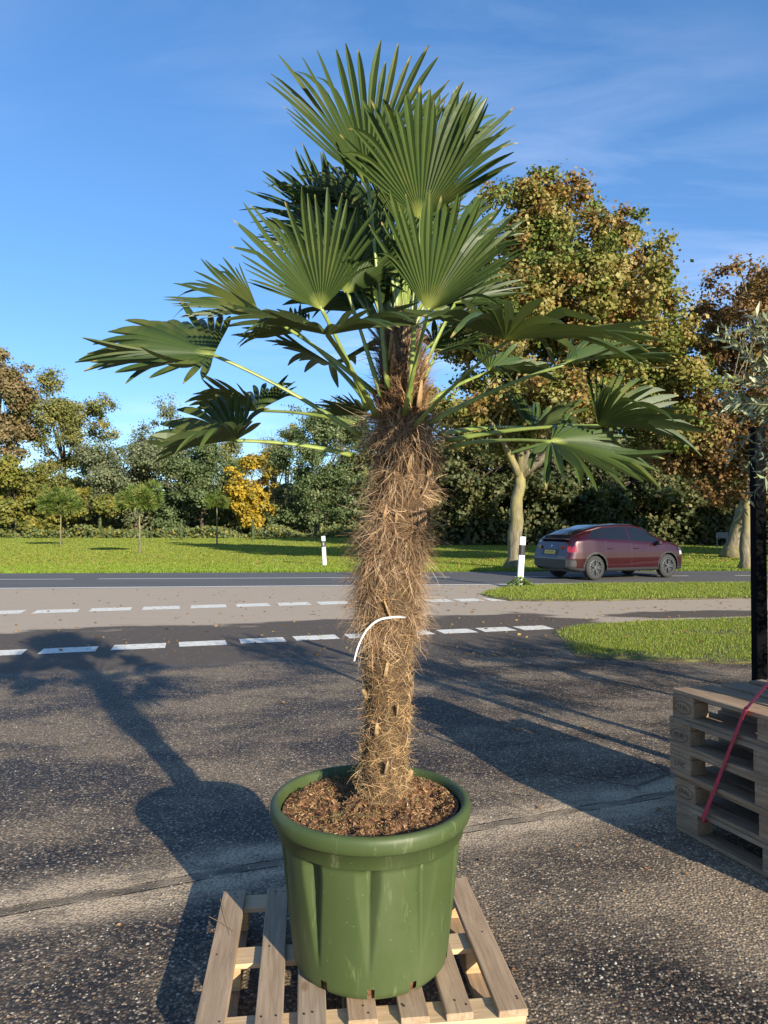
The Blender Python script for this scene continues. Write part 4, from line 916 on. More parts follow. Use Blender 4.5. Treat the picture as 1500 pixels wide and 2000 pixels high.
# white tie round the trunk with a loose end
tp = [P(802, 1207, 2.435), P(785, 1205, 2.372), P(762, 1206, 2.345), P(740, 1211, 2.338), P(722, 1224, 2.325), P(708, 1244, 2.32), P(698, 1268, 2.325), P(692, 1291, 2.33)]
def ribbon(pts, w, th, up):
    V = []; Fc = []; up = Vector(up)
    for i, p in enumerate(pts):
        t = (pts[min(i + 1, len(pts) - 1)] - pts[max(0, i - 1)]).normalized(); a = (up - t * up.dot(t)); a = a.normalized() if a.length > 1e-4 else t.orthogonal().normalized(); b = t.cross(a)
        for s, q in ((-1, -1), (1, -1), (1, 1), (-1, 1)): V.append(p + a * s * w / 2 + b * q * th / 2)
    for i in range(len(pts) - 1):
        for k in range(4): x = i * 4 + k; y = i * 4 + (k + 1) % 4; Fc.append((x, y, y + 4, x + 4))
    Fc += [(3, 2, 1, 0), tuple(len(V) - 4 + k for k in range(4))]
    return V, Fc
def smooth_pts(pts, k=5):
    out = []
    for i in range(len(pts) - 1):
        a, b, c, d = pts[max(i - 1, 0)], pts[i], pts[i + 1], pts[min(i + 2, len(pts) - 1)]
        for j in range(k):
            t = j / k; out.append(.5 * (2 * b + (c - a) * t + (2 * a - 5 * b + 4 * c - d) * t * t + (3 * b - a - 3 * c + d) * t ** 3))
    out.append(pts[-1]); return out
c_ = axis(1.262); back = [c_ + Vector((.105 * math.cos(a), .105 * math.sin(a), .002)) for a in [math.radians(q) for q in range(172, -10, -22)]]
tp2 = [P(712, 1213, 2.42)] + back + tp
V, Fc = ribbon(smooth_pts(tp2[:1] + back, 3) + smooth_pts(tp), .0068, .0014, (0, -.5, 1)); tie = link('trunk_tie', mesh_np('trunk_tie', V, Fc, MAT['white_tie'], False))
tag(tie, 'white plastic tie round the palm trunk with a loose hanging end', 'plastic tie')

# ------------------------------------------------------------------ stack of exchange pallets at the right
C0 = P(1313, 1345, 3.74); C0.z = 0
c1 = P(1500, 1401, 3.19); e_ = (c1 - C0); e_.z = 0; e_.normalize(); n_ = Vector((-e_.y, e_.x, 0))
if n_.x < 0: n_ = -n_
rz = math.atan2(e_.y, e_.x); yl = Vector((-e_.y, e_.x, 0)); sgn = 1 if yl.dot(n_) > 0 else -1
EPW = {}
def em(key, d, mat):
    if key not in EPW: EPW[key] = bevel_box_mesh(key[0], d, .003, MAT[mat], .0014, hash(key[1]) % 99 if isinstance(key[1], int) else 3)
    return EPW[key]
names5 = ['bottom pallet of the stack, resting on the ground', 'second pallet from the ground in the strapped stack', 'middle pallet of the strapped stack, stamped with letters', 'second pallet from the top of the strapped stack', 'topmost pallet of the strapped stack, with a sunlit deck']
stamp = {}
def oval_ring(w, h, t):
    V = []; Fc = []; n = 32
    for k in range(n):
        a = 2 * math.pi * k / n
        for q in (0, 1): V.append(((w / 2 - q * t) * math.cos(a), (h / 2 - q * t) * math.sin(a), 0))
    for k in range(n): a = k * 2; b = ((k + 1) % n) * 2; Fc.append((a, b, b + 1, a + 1))
    return mesh_np('stamp', V, Fc, MAT['stamp_ink'])
tex = [('EPAL', .034), ('EPAL', .036), ('LTIC', .036), ('EUR', .036), ('EPAL', .034)]
jit = [(.02, .0, .004), (.0, .006, -.004), (-.008, -.012, .006), (-.012, -.012, .0), (.0, .0, .0)]
ring = oval_ring(.118, .066, .0035); tmesh = {(s, z): text_mesh('stamp', s, z, MAT['stamp_ink'], .0002) for s, z in set(tex)}
for L in range(5):
    root = empty('stacked_pallet', C0 + e_ * (.6 + jit[L][0]) + n_ * (.4 + jit[L][1]) + Vector((0, 0, L * .1445 + .003)), rz + jit[L][2], names5[L], 'pallet', 'pallets stacked at the right')
    w = 'old_wood'
    def pc(name, c, d, along, mat, j):
        dims = d if along == 'x' else (d[1], d[0], d[2])
        me = em((name + str(dims), j), (max(d[0], d[1]) if name != 'block' else d[0], min(d[0], d[1]) if name != 'block' else d[1], d[2]), mat); me.name = name
        o = link(name, me, root); o.location = (c[0], c[1] * sgn, c[2]); o.rotation_euler = (0, 0, 0 if along == 'x' else math.pi / 2); return o
    for j, (y, wy) in enumerate(((-.3275, .145), (-.1765, .10), (0, .145), (.1765, .10), (.3275, .145))):
        pc('deck_board', (0, y, .133), (1.2, wy, .0215), 'x', w, j)
    for j, x in enumerate((-.5275, 0, .5275)):
        pc('cross_board', (x, 0, .111), (.145, .8, .0215), 'y', w, 10 + j)
        for k, (y, wy) in enumerate(((-.35, .10), (0, .145), (.35, .10))):
            bo = pc('block', (x, y, .061), (.145, wy, .078), 'x', 'old_wood' if (L in (0, 2, 3)) else 'block_wood', 20 + j * 3 + k)
            if k == 0 and j == 0 and L > 0:     # stamps on the visible corner block
                t, z_ = tex[L]
                for me in ([ring] if t != 'LTIC' else []) + [tmesh[(t, z_)]]:
                    s = link('stamp', me, bo); s.location = (0, -sgn * (wy / 2 + .0012), 0); s.rotation_euler = (math.pi / 2, 0, 0 if sgn > 0 else math.pi)
    for j, y in enumerate((-.35, 0, .35)):
        pc('bottom_board', (0, y, .011), (1.2, .10 if j != 1 else .145, .0215), 'x', w, 40 + j)
# red lashing strap over the side of the stack
def side_pt(px, py, out=.006):   # point on the stack's left face seen at a pixel
    dirv = (P(px, py, 1) - Vector((0, 0, CAMH))); o = Vector((0, 0, CAMH)); nn = -n_; p0 = C0 + nn * out
    t = (p0 - o).dot(nn) / dirv.dot(nn); return o + dirv * t
s0, s1 = side_pt(1372, 1602, .016), side_pt(1455, 1386, .016)
s1.z = max(s1.z, .725)
far = P(1530, 1300, 3.12)
V, Fc = ribbon([s0 + Vector((.05, .01, -.01)), s0, s0.lerp(s1, .5), s1, s1 + Vector((.012, .004, .008)), s1.lerp(far, .5), far, far + Vector((.12, .1, .03))], .030, .0015, (0.0, -.6, .25))
strap = link('lashing_strap', mesh_np('lashing_strap', V, Fc, MAT['red_strap'])); tag(strap, 'red lashing strap tied over the stack of pallets', 'strap')
# black post behind the stack
pp = P(1484, 1332, 4.32); post = empty('steel_post', (pp.x, pp.y, 0), 0.0, 'tall black square post behind the pallet stack at the right edge', 'post')
mb = MB(); mb.box((0, 0, 1.075), (.068, .068, 2.15)); link('post_shaft', bevel_box_mesh('post_shaft', (.068, .068, 2.15), .004, MAT['black_metal']), post).location = (0, 0, 1.079)
link('cap', bevel_box_mesh('cap', (.078, .078, .02), .004, MAT['black_metal']), post).location = (0, 0, 2.166)
link('foot_plate', bevel_box_mesh('foot_plate', (.15, .15, .008), .002, MAT['black_metal']), post).location = (0, 0, .005)
# potted olive trees: one on the stack, its sprigs reach into the picture
OLV = [(.20, .24, .13), (.27, .31, .19), (.15, .185, .095), (.33, .36, .25)]
def olive(loc, H, R, seed, label, ntw=110, pot=True):
    rng = np.random.default_rng(seed); rg = random.Random(seed); root = empty('olive_tree', loc, 0, label, 'olive tree', 'potted olive trees')
    PR, PH = .27, .46
    V, Fc = lathe([(PR * .8, 0), (PR * .97, PH - .05), (PR, PH - .045), (PR, PH), (PR - .018, PH), (PR - .03, PH - .05), (0.001, PH - .05)], 40, False, True); link('pot', mesh_np('pot', V, Fc, MAT['black_pot'], True), root)
    cz = H - R * 1.0; D = nrm(rng.normal(size=(ntw, 3)) + np.array([0, 0, .15])); st = D * np.array([R, R, R * 1.05]) * rng.uniform(.35, .85, (ntw, 1)) + np.array([0, 0, cz])
    link('trunk', wood_mesh('trunk', rg, (0, 0, PH - .08), (.03, 0, PH + .55), .045, [tuple(s) for s in st[:90]], MAT['bark'], 7), root)
    Cs = []; Al = []; Tw = MB()
    for i in range(ntw):
        d = Vector(D[i]) * .8 + Vector(rng.normal(size=3)) * .35 + Vector((0, 0, .35)); d.normalize(); L = rng.uniform(.22, .42); p = Vector(st[i]); pts = [p]
        for s in range(6): d = (d + Vector(rng.normal(size=3)) * .10 - Vector((0, 0, .03))).normalized(); p = p + d * L / 6; pts.append(p)
        Tw.add(*tube(pts, [.0035, .0032, .003, .0026, .002, .0016, .001], 4, 1, False))
        for s in range(13):
            t = (s + 1) / 13 * 5.99; q = pts[int(t)].lerp(pts[int(t) + 1], t % 1)
            for sg in (-1, 1):
                side = d.orthogonal(); side.rotate(Matrix.Rotation(s * 1.57 + (0 if sg > 0 else math.pi) + rg.uniform(-.3, .3), 3, d)); al = (d * .75 + side * .75).normalized(); Cs.append(q + al * .030); Al.append(al)
    Cs = np.array([tuple(c) for c in Cs]); Al = np.array([tuple(c) for c in Al]); m_ = len(Cs)
    V = leaf_quads(Cs, np.cross(Al, rng.normal(size=(m_, 3))), .070, .20, rng, along=Al * 4); col = np.array(OLV)[rng.integers(0, 4, m_)] * rng.uniform(.75, 1.2, (m_, 1)); Cc = np.ones((m_, 4, 4)); Cc[:, :, :3] = col[:, None, :]
    cr = link('crown', mesh_np('crown', V, np.arange(m_ * 4).reshape(-1, 4), MAT['olive_leaf'], False, Cc.reshape(-1, 4)), root); link('twigs', Tw.mesh('twigs', MAT['bark']), cr)
    return root
sc_ = C0 + e_ * .62 + n_ * .46; sc_.z = 5 * .1445 + .003
ol = olive(sc_, 1.80, .40, 31, 'silvery olive tree on the pallet stack, its sprigs reaching in at the right edge')
for i, (x, y, rz_, s) in enumerate(((3.35, 3.2, 1.0, 1.12), (3.9, 4.7, 2.4, 1.0), (5.2, 4.2, 3.7, 1.2))):  # unseen olive trees added to throw the streaky shadows on the pavement
    r = ol.copy(); COL.objects.link(r); r.location = (x, y, 0.0); r.rotation_euler = (0, 0, rz_); r.scale = (s, s, s); r['label'] = ['first', 'second', 'third'][i] + ' unseen potted olive tree added to cast shadow on the pavement, beyond the right edge of the picture'
    for ch in ol.children:
        c = ch.copy(); COL.objects.link(c); c.parent = r
        for g in ch.children: q = g.copy(); COL.objects.link(q); q.parent = c
# ------------------------------------------------------------------ the dark red car
m = M('car_paint'); m.set(color=(0.030, 0.001, 0.0045), metal=0.35, rough=0.3, coat=0.75, coatr=0.04); MAT['car_paint'] = m.m
simple('car_black', (0.018, 0.018, 0.020), 0.45); simple('car_glass', (0.008, 0.011, 0.016), 0.05, 0.0, spec=0.35); simple('tyre', (0.022, 0.022, 0.022), 0.8)
simple('rim', (0.16, 0.165, 0.175), 0.3, 0.8); simple('tail_lamp', (0.20, 0.006, 0.010), 0.12, 0.0, coat=1.0); simple('head_lamp', (0.5, 0.5, 0.52), 0.1, 0.3); simple('plate_yellow', (0.62, 0.42, 0.05), 0.5); simple('plate_ink', (0.02, 0.02, 0.02), 0.6); simple('chrome', (0.7, 0.7, 0.72), 0.15, 1.0)
pr_, pf_ = G(1164, 1133.5), G(1303, 1127)
hd = math.radians(23); hv = Vector((math.cos(hd), math.sin(hd), 0)); lv = Vector((-hv.y, hv.x, 0))
XR, XF, WR = -1.40, 1.49, .352
car = empty('parked_car', pr_ - hv * XR + lv * .84 + Vector((-.12, 0, 0)), hd, 'dark red five-door hatchback car driving on the road behind the marker post', 'car')
car.name = 'red_car'; car.location.z = .004; car.scale = (.94, 1, 1)
def sm(xs, ys, q, k=9):
    g = np.linspace(min(xs), max(xs), 400); v = np.interp(g, xs, ys); pad = np.concatenate([np.full(k, v[0]), v, np.full(k, v[-1])]); v = np.convolve(pad, np.ones(2 * k + 1) / (2 * k + 1), 'valid'); return np.interp(q, g, v)
X = np.concatenate([[-2.40, -2.385, -2.365], np.arange(-2.34, 2.30, .03), [2.30, 2.34, 2.37]])
zt = sm([-2.40, -2.33, -2.28, -2.1, -1.6, -1.0, -.3, .3, .75, 1.25, 1.5, 2.0, 2.25, 2.40], [1.08, 1.15, 1.19, 1.28, 1.47, 1.595, 1.64, 1.625, 1.53, 1.27, 1.14, 1.01, .90, .72], X, 7)
zb = sm([-2.40, -2.2, -1.6, -.6, .6, 1.2, 1.5, 2.0, 2.25, 2.40], [1.02, 1.13, 1.18, 1.12, 1.05, 1.03, 1.07, .96, .85, .68], X, 7); zb = np.minimum(zb, zt - .03)
w = sm([-2.40, -2.34, -2.2, -1.9, -1.4, -.6, .6, 1.4, 1.9, 2.15, 2.30, 2.40], [.74, .82, .885, .935, .965, .945, .945, .96, .92, .84, .72, .55], X, 5)
wr = sm([-2.40, -2.2, -1.6, -.6, .4, 1.0, 1.5, 2.0, 2.40], [.62, .66, .62, .635, .64, .66, .76, .74, .5], X, 7); zlo = sm([-2.40, -2.3, -1.9, 1.9, 2.3, 2.40], [.36, .30, .24, .22, .24, .30], X, 5)
vk = np.array([0, .06, .14, .30, .44, .52, .56, .70, .80, .86, .93, 1.0]); nv_ = 56; vv = np.unique(np.concatenate([np.linspace(0, 1, nv_), vk])); NV = len(vv)
pts = np.zeros((len(X), NV, 3))
for i, x in enumerate(X):
    ky = np.array([w[i] * .86, w[i] * .955, w[i] * .985, w[i] * 1.0, w[i] * .992, w[i] * .965, w[i] * .945, (w[i] * .945 * .45 + wr[i] * .55), wr[i] * 1.04, wr[i] * .93, wr[i] * .55, 0])
    kz = np.array([zlo[i], zlo[i] + .03, .40, .62, .80 * min(1, zb[i]), zb[i] - .045, zb[i], zb[i] + (zt[i] - zb[i]) * .55, zt[i] - min(.075, (zt[i] - zb[i]) * .3), zt[i] - min(.03, (zt[i] - zb[i]) * .15), zt[i] - .006, zt[i]])
    kz = np.maximum.accumulate(kz); pts[i, :, 0] = x; pts[i, :, 1] = sm(vk, ky, vv, 4); pts[i, :, 2] = sm(vk, kz, vv, 4); pts[i, -1, 1] = 0
def tdx(z): return max(0.0, z - .62) * .30
pts[:, :, 0] += np.clip((-2.05 - X) / .30, 0, 1)[:, None] * np.maximum(0, pts[:, :, 2] - .62) * .30
groups = {}
def put(key, side, i, j): groups.setdefault(key, []).append((side, i, j))
for side in (-1, 1):
    for i in range(len(X) - 1):
        for j in range(NV - 1):
            c = (pts[i, j] + pts[i + 1, j] + pts[i, j + 1] + pts[i + 1, j + 1]) / 4; x, y, z = c; v = (vv[j] + vv[j + 1]) / 2
            dr, df = math.hypot(x - XR, z - WR), math.hypot(x - XF, z - WR)
            if (dr < .405 or df < .405) and z < .8: continue
            key = 'body_shell'
            zb_, zt_ = (zb[i] + zb[i + 1]) / 2, (zt[i] + zt[i + 1]) / 2
            gl = .575 < v < .775
            if (dr < .455 or df < .455) and z < .85 and v < .5: key = 'arch_trim' + ('1' if x > 0 else '11') + ('-' if side < 0 else '')
            elif z < .345 + (.20 if x < -2.1 else 0) + max(0, (-1.95 - x)) * .15 or (x > 2.1 and z < .42): key = 'lower_trim'
            elif gl and -1.62 + (v - .575) * 1.3 < x < -1.12: key = 'quarter_window' + str(side)
            elif gl and -1.09 < x < -.06: key = 'rear_window' + str(side)
            elif gl and .00 < x < 1.26 - (v - .575) * 1.6: key = 'front_window' + str(side)
            elif v > .85 and -2.12 < x < -.95: key = 'hatch_glass'
            elif v > .85 and -.92 < x < .62: key = 'roof_glass'
            elif v > .83 and .66 < x < 1.42: key = 'windscreen'
            elif x < -2.08 and .82 < z < .97 and v < .56 and (y > .60): key = 'tail_lamp' + str(side)
            elif x > 2.02 and .70 < z < .80 and y > .5 and v < .60: key = 'head_lamp' + str(side)
            put(key, side, i, j)
mats = dict(body_shell='car_paint', arch_trim='car_black', lower_trim='car_black', tail_lamp='tail_lamp', head_lamp='head_lamp')
for key, fs in groups.items():
    base = key.rstrip('-1'); idx = {}; V = []; Fc = []
    for side, i, j in fs:
        q = []
        for a, b in ((i, j), (i + 1, j), (i + 1, j + 1), (i, j + 1)):
            k = (side if b < NV - 1 else 0, a, b)
            if k not in idx: idx[k] = len(V); V.append((pts[a, b, 0], pts[a, b, 1] * side, pts[a, b, 2]))
            q.append(idx[k])
        Fc.append(q if side > 0 else q[::-1])
    link(base, mesh_np(base, V, Fc, MAT[mats.get(base, 'car_glass')], True), car)
# tail panel and nose caps, floor
for i, nm in ((0, 'tail_panel'), (len(X) - 1, 'nose_panel')):
    loop = [(pts[i, j, 0], pts[i, j, 1], pts[i, j, 2]) for j in range(NV)] + [(pts[i, j, 0], -pts[i, j, 1], pts[i, j, 2]) for j in range(NV - 2, -1, -1)]
    if nm == 'tail_panel':
        hi = [p for p in loop if p[2] >= .60]; hi = [(hi[0][0], hi[0][1], .60)] + hi + [(hi[-1][0], hi[-1][1], .60)]; link('tail_panel', mesh_np('tail_panel', hi, [list(range(len(hi)))], MAT['car_paint']), car)
        lo_r = [p for p in loop if p[2] < .60]; r_ = [p for p in lo_r if p[1] > 0]; l_ = [p for p in lo_r if p[1] < 0]
        lo = r_ + [(r_[-1][0], hi[0][1], .60)] + [(l_[0][0], hi[-1][1], .60)] + l_; link('rear_bumper', mesh_np('rear_bumper', lo, [list(range(len(lo)))], MAT['car_black']), car)
    else: link(nm, mesh_np(nm, loop, [list(range(len(loop)))], MAT['car_black']), car)
mb = MB(); mb.box((0, 0, .30), (4.3, 1.40, .12)); mb.box((.05, 0, .55), (1.9, 1.6, .5)); link('underbody', mb.mesh('underbody', MAT['car_black']), car)
mb = MB(); mb.box((-2.33, 0, 1.10), (.14, 1.30, .022)); link('spoiler', bevel_box_mesh('spoiler', (.16, 1.34, .024), .008, MAT['car_black']), car).location = (-2.24, 0, 1.175)
pl = link('number_plate', bevel_box_mesh('number_plate', (.012, .50, .115), .003, MAT['plate_yellow']), car); pl.location = (-2.412 + tdx(.80), 0.02, .80); pl.rotation_euler = (0, .29, 0)
t = link('plate_lettering', text_mesh('plate_lettering', 'G-371-BK', .085, MAT['plate_ink'], .0005), pl); t.location = (-.0075, 0, 0); t.rotation_euler = (math.pi / 2, 0, -math.pi / 2)
pc_ = link('plate_recess', bevel_box_mesh('plate_recess', (.006, .78, .17), .002, MAT['car_black']), car); pc_.location = (-2.4035 + tdx(.80), 0.02, .80); pc_.rotation_euler = (0, .29, 0)
t = link('badge', text_mesh('badge', 'DUAL MOTOR', .045, MAT['chrome'], .001), car); t.location = (-2.406 + tdx(.665), -.56, .665); t.rotation_euler = (math.pi / 2, 0, -math.pi / 2)
mb = MB()                         # emblem: a tapering T
V = [(-.045, .03), (.045, .03), (.04, .018), (.012, .02), (0, -.045), (-.012, .02), (-.04, .018)]
link('emblem', mesh_np('emblem', [(-2.406 + tdx(.965 + b), -a, .965 + b) for a, b in V], [list(range(7))], MAT['chrome']), car)
def lamp_box(y): return link('tail_lamp', bevel_box_mesh('tail_lamp', (.03, .30, .11), .014, MAT['tail_lamp']), car)
for s in (-1, 1): o = lamp_box(s); o.location = (-2.395 + tdx(.93), s * .60, .93); o.rotation_euler = (0, 0, s * -.22)
for s in (-1, 1):                 # mirrors
    o = link('wing_mirror', bevel_box_mesh('wing_mirror', (.13, .20, .13), .03, MAT['car_black']), car); o.location = (.98, s * 1.03, 1.06)
    for x in (-.98, .06): h = link('door_handle', bevel_box_mesh('door_handle', (.20, .012, .022), .004, MAT['car_paint']), car); h.location = (x + .12, s * .957, .90)
def wheel(x, s):
    root = link('wheel', mesh_np('wheel', *(lambda q: (q[0], q[1]))(lathe([(.205, -.10), (.27, -.105), (.335, -.095), (.352, -.07), (.354, 0), (.352, .07), (.335, .095), (.27, .105), (.225, .10), (.205, .06)], 40)), MAT['tyre'], True), car)
    root.rotation_euler = (math.pi / 2 * (1 if s < 0 else -1), 0, 0); root.location = (x, s * .815, WR)
    mb = MB(); V, Fc = lathe([(.23, .085), (.235, .102), (.222, .104), (.215, .07)], 40); mb.add(V, Fc)
    for k in range(5):
        for dv in (-.17, .17):
            a = k * 2 * math.pi / 5 + dv; R = Matrix.Rotation(a, 3, 'Z'); mb.box(R @ Vector((.13, 0, .088)), (.19, .030, .018), R)
    V, Fc = lathe([(.055, .075), (.055, .102), (.0, .104)], 16); mb.add(V, Fc); link('rim', mb.mesh('rim', MAT['rim']), root)
    V, Fc = lathe([(.215, .055), (.001, .055)], 32); link('brake_disc', mesh_np('brake_disc', V, Fc, MAT['car_black']), root)
for x in (XR, XF):
    for s in (-1, 1): wheel(x, s)
# door seams: thin dark strips
for x0, x1 in ((-.02, -.02), (1.16, 1.10), (-1.02, -1.02)):
    V = []; Fc = []; js = [j for j in range(NV) if .09 < vv[j] < .565]
    for j in js:
        xx = x0; i = int(np.argmin(abs(X - xx)))
        if math.hypot(xx - XR, pts[i, j, 2] - WR) < .47: continue
        V += [(xx - .006, -pts[i, j, 1] - .002, pts[i, j, 2]), (xx + .006, -pts[i, j, 1] - .002, pts[i, j, 2])]
    Fc = [(2 * k, 2 * k + 1, 2 * k + 3, 2 * k + 2) for k in range(len(V) // 2 - 1)]; link('door_seam', mesh_np('door_seam', V, Fc, MAT['car_black']), car)

# ------------------------------------------------------------------ marker posts and signs
def marker(base_px, top_px, wpx, label, refl):
    b = G(*base_px); d = b.y; H = (P(top_px[0], top_px[1], d) - b); h = H.z; root = empty('marker_post', b, 0, label, 'marker post', 'roadside marker posts')
    wd2 = wpx * d / F; lean = H.x / h
    root.rotation_euler = (0, math.atan(lean), 0)
    def seg(name, z0, z1, mat, k=1.0):
        V = []
        for z in (z0, z1):
            for a in range(10):
                q = 2 * math.pi * a / 10; V.append((wd2 * .5 * k * math.cos(q), wd2 * .38 * k * math.sin(q), z))
        return link(name, mesh_np(name, V, [[a, (a + 1) % 10, 10 + (a + 1) % 10, 10 + a] for a in range(10)] + [list(range(10, 20)), list(range(9, -1, -1))], MAT[mat]), root)
    seg('post_body', -.05, h * .635, 'white_plastic'); bd = seg('black_band', h * .637, h * .835, 'black_band', 1.02); seg('post_head', h * .837, h, 'white_plastic')
    r = bevel_box_mesh('reflector', (wd2 * .35, .006, h * .10), .002, MAT[refl]); o = link('reflector', r, bd); o.location = (0, -wd2 * .40, h * .735)
marker((1015, 1147), (1021, 1048), 12.5, 'nearer white marker post with black band in the grass before the maple', 'black_band')
marker((634, 1105), (631, 1047), 8, 'farther white marker post with black band left of the palm trunk', 'reflector')
# weeds at the foot of the nearer post
rng = np.random.default_rng(4); b = G(1015, 1147); n = 260; cx = b.x + rng.normal(size=n) * .17; cy = b.y + rng.normal(size=n) * .10 - .03
V = leaf_quads(np.stack([cx, cy, rng.uniform(.03, .28, n) * np.exp(-((cx - b.x) / .3) ** 2)], 1), rng.normal(size=(n, 3)) + np.array([0, -.4, .6]), .09, .5, rng)
Cc = np.ones((n, 4, 4)); Cc[:, :, :3] = (np.array([(.12, .19, .03), (.18, .24, .05), (.09, .15, .025)])[rng.integers(0, 3, n)])[:, None, :]
tag(link('weed', mesh_np('weed', V, np.arange(n * 4).reshape(-1, 4), MAT['foliage'], False, Cc.reshape(-1, 4))), 'leafy green weed growing round the foot of the nearer marker post', 'weed')
def sign(cx, by, top, plates, label, cat='road sign'):
    b = G(cx, by); d = b.y; root = empty('road_sign', b, 0, label, cat); k = d / F
    V, Fc = tube([(0, 0, -.02), (0, 0, P(cx, top, d).z)], [.045, .045], 8); link('pole', mesh_np('pole', V, Fc, MAT['galvanised'], True), root)
    for kind, dx, cy, wp, hp, mt in plates:
        z = P(cx, cy, d).z; w_, h_ = wp * k, hp * k; y = -.06
        if kind == 'box': o = link('plate', bevel_box_mesh('plate', (w_, .02, h_), .003, MAT[mt]), root); o.location = (dx * k, y, z)
        elif kind == 'disc':
            V, Fc = lathe([(w_ / 2, -.01), (w_ / 2, .01)], 24, True, True); o = link('plate', mesh_np('plate', V, Fc, MAT[mt]), root); o.location = (dx * k, y, z); o.rotation_euler = (math.pi / 2, 0, 0)
        else:
            for s, mm, yy in ((1.0, mt, 0), (.62, 'sign_white', -.012)):
                q = [(-w_ / 2 * s, yy - .01, -h_ / 2 * s), (w_ / 2 * s, yy - .01, -h_ / 2 * s), (0, yy - .01, h_ / 2 * s)]; q += [(a, b_ + .01, c) for a, b_, c in q]
                o = link('plate', mesh_np('plate', q, [[0, 1, 2], [5, 4, 3], [0, 3, 4, 1], [1, 4, 5, 2], [2, 5, 3, 0]], MAT[mm]), root); o.location = (dx * k, y, z - (.02 if s < 1 else 0))
sign(885.5, 1046, 1000, [('box', 1, 1005, 8, 10, 'sign_back'), ('box', -3, 1016, 5, 6, 'sign_back'), ('disc', -3, 1029, 5, 5, 'sign_white')], 'grey post with small square signs right of the palm trunk')
sign(904.5, 1054, 1003, [('tri', 0, 1007, 7, 9, 'sign_red'), ('box', 2.5, 1017, 3, 4, 'sign_back')], 'post with a red and white triangular warning sign')
sign(941.5, 1044, 1004, [('box', 0, 1009, 3.5, 8, 'sign_back')], 'thin dark post left of the maple trunk', 'post')
sign(1088, 1052, 1006, [('box', 0, 1010.5, 7, 7, 'sign_white'), ('tri', 0, 1018, 5, -4, 'sign_white')], 'post with a small white sign above the rear of the car')
b = P(1410, 1047, 45); o = empty('notice_board', (b.x, b.y, 0), 0, 'low grey board in the shade left of the leaning trunk', 'board')
link('panel', bevel_box_mesh('panel', (.75, .04, .38), .005, MAT['sign_back']), o).location = (0, 0, .95)
for s in (-1, 1): link('leg', bevel_box_mesh('leg', (.05, .05, .78), .004, MAT['sign_back']), o).location = (s * .3, 0, .39)

# ------------------------------------------------------------------ small things on the pavement
def leafm(seed):
    rg = random.Random(seed); V = [(0, 0, 0)]; n = 10
    for k in range(n): a = 2 * math.pi * k / n; r = (.5 if k % 2 else .34) * rg.uniform(.8, 1.15); V.append((r * math.cos(a), r * .62 * math.sin(a), .10 * math.sin(a * 2 + seed) + .06))
    return mesh_np('fallen_leaf', V, [[0, 1 + k, 1 + (k + 1) % n] for k in range(n)], MAT['dead_leaf'], True)
m = M('dead_leaf'); rd = m.objrand(); m.set(color=m.ramp(rd, [(0, (.22, .10, .04)), (.4, (.34, .17, .06)), (.7, (.26, .06, .045)), (1, (.40, .26, .09))]), rough=.7); MAT['dead_leaf'] = m.m
lm = [leafm(i) for i in range(3)]; rg = random.Random(23)
LV = [(1008, 1423, 20, 'reddish fallen leaf lying in the shade right of the trunk'), (1145, 1421, 16, 'pale red fallen leaf lying in the shade left of the top pallets'), (1052, 1577, 15, 'brown fallen leaf on the pavement joint right of the tub'), (1285, 1580, 17, 'red fallen leaf lying beside the bottom of the pallet stack'), (1220, 1742, 13, 'brown fallen leaf on the bright gravel below the stack'), (1127, 1652, 12, 'small orange fallen leaf on the bright gravel right of the tub'),
      (940, 1681, 14, 'brown fallen leaf close to the right side of the tub'), (1341, 1708, 13, 'rust-brown fallen leaf at the shadow edge of the stack'), (552, 1373, 18, 'curled brown fallen leaf on the asphalt left of the trunk'), (230, 1808, 15, 'dark brown fallen leaf on the asphalt left of the pallet'), (1262, 1695, 11, 'small brown fallen leaf on the bright gravel at the shadow edge'), (1008, 1893, 15, 'dark red fallen leaf next to the right corner of the pallet'),
      (1014, 1204, 9, 'yellow fallen leaf on the dark cycle path'), (145, 1179, 10, 'orange fallen leaf on the pale path at the left'), (1070, 1868, 12, 'orange fallen leaf on the dark gravel right of the pallet')]
for i, (px, py, s, lb) in enumerate(LV):
    o = link('fallen_leaf', lm[i % 3]); p = G(px, py, .006); o.location = p; k = s * p.y / F; o.scale = (k, k, k); o.rotation_euler = (rg.uniform(-.2, .2), rg.uniform(-.2, .2), rg.uniform(0, 6.28)); tag(o, lb, 'leaf', 'fallen leaves')
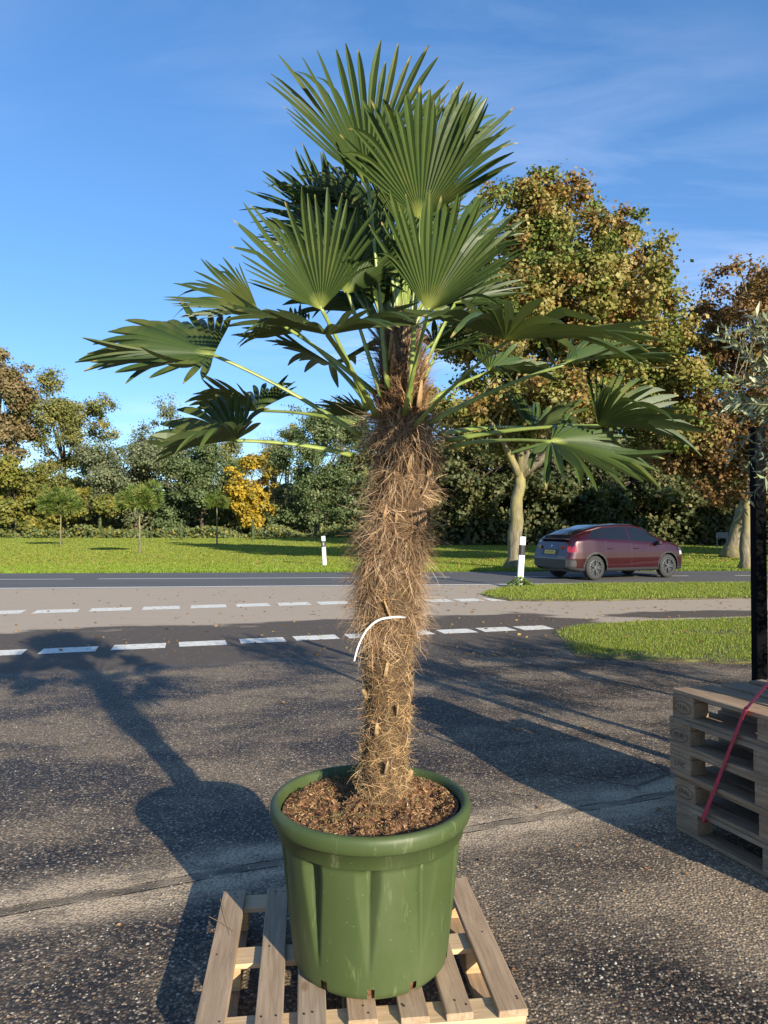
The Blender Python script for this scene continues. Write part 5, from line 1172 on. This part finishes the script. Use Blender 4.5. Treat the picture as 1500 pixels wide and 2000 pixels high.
# loose grit
rng = np.random.default_rng(55); n = 5200; px = rng.uniform(-60, 1560, n); py = 1330 + 720 * rng.uniform(0, 1, n) ** .9
gp = np.array([tuple(G(float(a), float(b))) for a, b in zip(px, py)]); s = rng.uniform(.0022, .0058, n) * rng.choice([1, 1, 1, 1.5], n)
base = np.array([(1, 0, 0), (0, 1, 0), (-1, 0, 0), (0, -1, 0), (.1, .1, .9)]); V = np.repeat(gp[:, None, :], 5, 1) + base[None] * s[:, None, None] * rng.uniform(.55, 1.2, (n, 5, 1)); V[:, :, 2] = np.maximum(V[:, :, 2], .0006)
rot = rng.uniform(0, 6.28, n); dx = V[:, :, 0] - gp[:, None, 0]; dy = V[:, :, 1] - gp[:, None, 1]; V[:, :, 0] = gp[:, None, 0] + dx * np.cos(rot)[:, None] - dy * np.sin(rot)[:, None]; V[:, :, 1] = gp[:, None, 1] + dx * np.sin(rot)[:, None] + dy * np.cos(rot)[:, None]
Fc = (np.arange(n)[:, None, None] * 5 + np.array([[0, 1, 4], [1, 2, 4], [2, 3, 4], [3, 0, 4]])[None]).reshape(-1, 3)
col = np.array([(.30, .25, .18), (.16, .14, .12), (.42, .38, .31), (.24, .17, .10), (.10, .095, .09)])[rng.integers(0, 5, n)]; Cc = np.ones((n, 5, 4)); Cc[:, :, :3] = col[:, None, :]
m = M('grit'); m.set(color=m.attr(), rough=.75); MAT['grit'] = m.m
tag(link('loose_grit', mesh_np('loose_grit', V.reshape(-1, 3), Fc, MAT['grit'], False, Cc.reshape(-1, 4))), 'loose grit and small stones scattered on the asphalt', 'grit', kind='stuff')
# autumn leaves scattered over lawn, verges and paths
rng = np.random.default_rng(91); n = 5200; yy = np.concatenate([1 / rng.uniform(1 / 70., 1 / 24.5, 3600), rng.uniform(8.5, 18.2, 1600)]); xx = rng.uniform(-.56, .58, n) * yy
k = rng.uniform(0, 1, n) < np.clip(.35 + .65 * np.exp(-((xx - 5) / 7) ** 2), 0, 1) * np.where(yy < 18.4, .55, 1); xx, yy = xx[k], yy[k]; n = len(xx)
zz = np.where((yy > 24) | inside(isl_far, xx, yy) | inside(isl_near, xx, yy), .045, .008)
k = (yy > 24.4) | (yy < near(xx) - .3); xx, yy, zz = xx[k], yy[k], zz[k]; n = len(xx)
V = leaf_quads(np.stack([xx, yy, zz], 1), rng.normal(size=(n, 3)) * .35 + np.array([0, -.15, 1]), np.where(yy > 20, .11, .055), .75, rng)
Cc = np.ones((n, 4, 4)); Cc[:, :, :3] = (np.array([(.30, .16, .05), (.36, .24, .07), (.22, .11, .04), (.40, .30, .10)])[rng.integers(0, 4, n)] * rng.uniform(.7, 1.15, (n, 1)))[:, None, :]
tag(link('leaf_litter', mesh_np('leaf_litter', V, np.arange(n * 4).reshape(-1, 4), MAT['foliage'], False, Cc.reshape(-1, 4))), 'small autumn leaves scattered over the lawn and paths', 'leaf litter', kind='stuff')
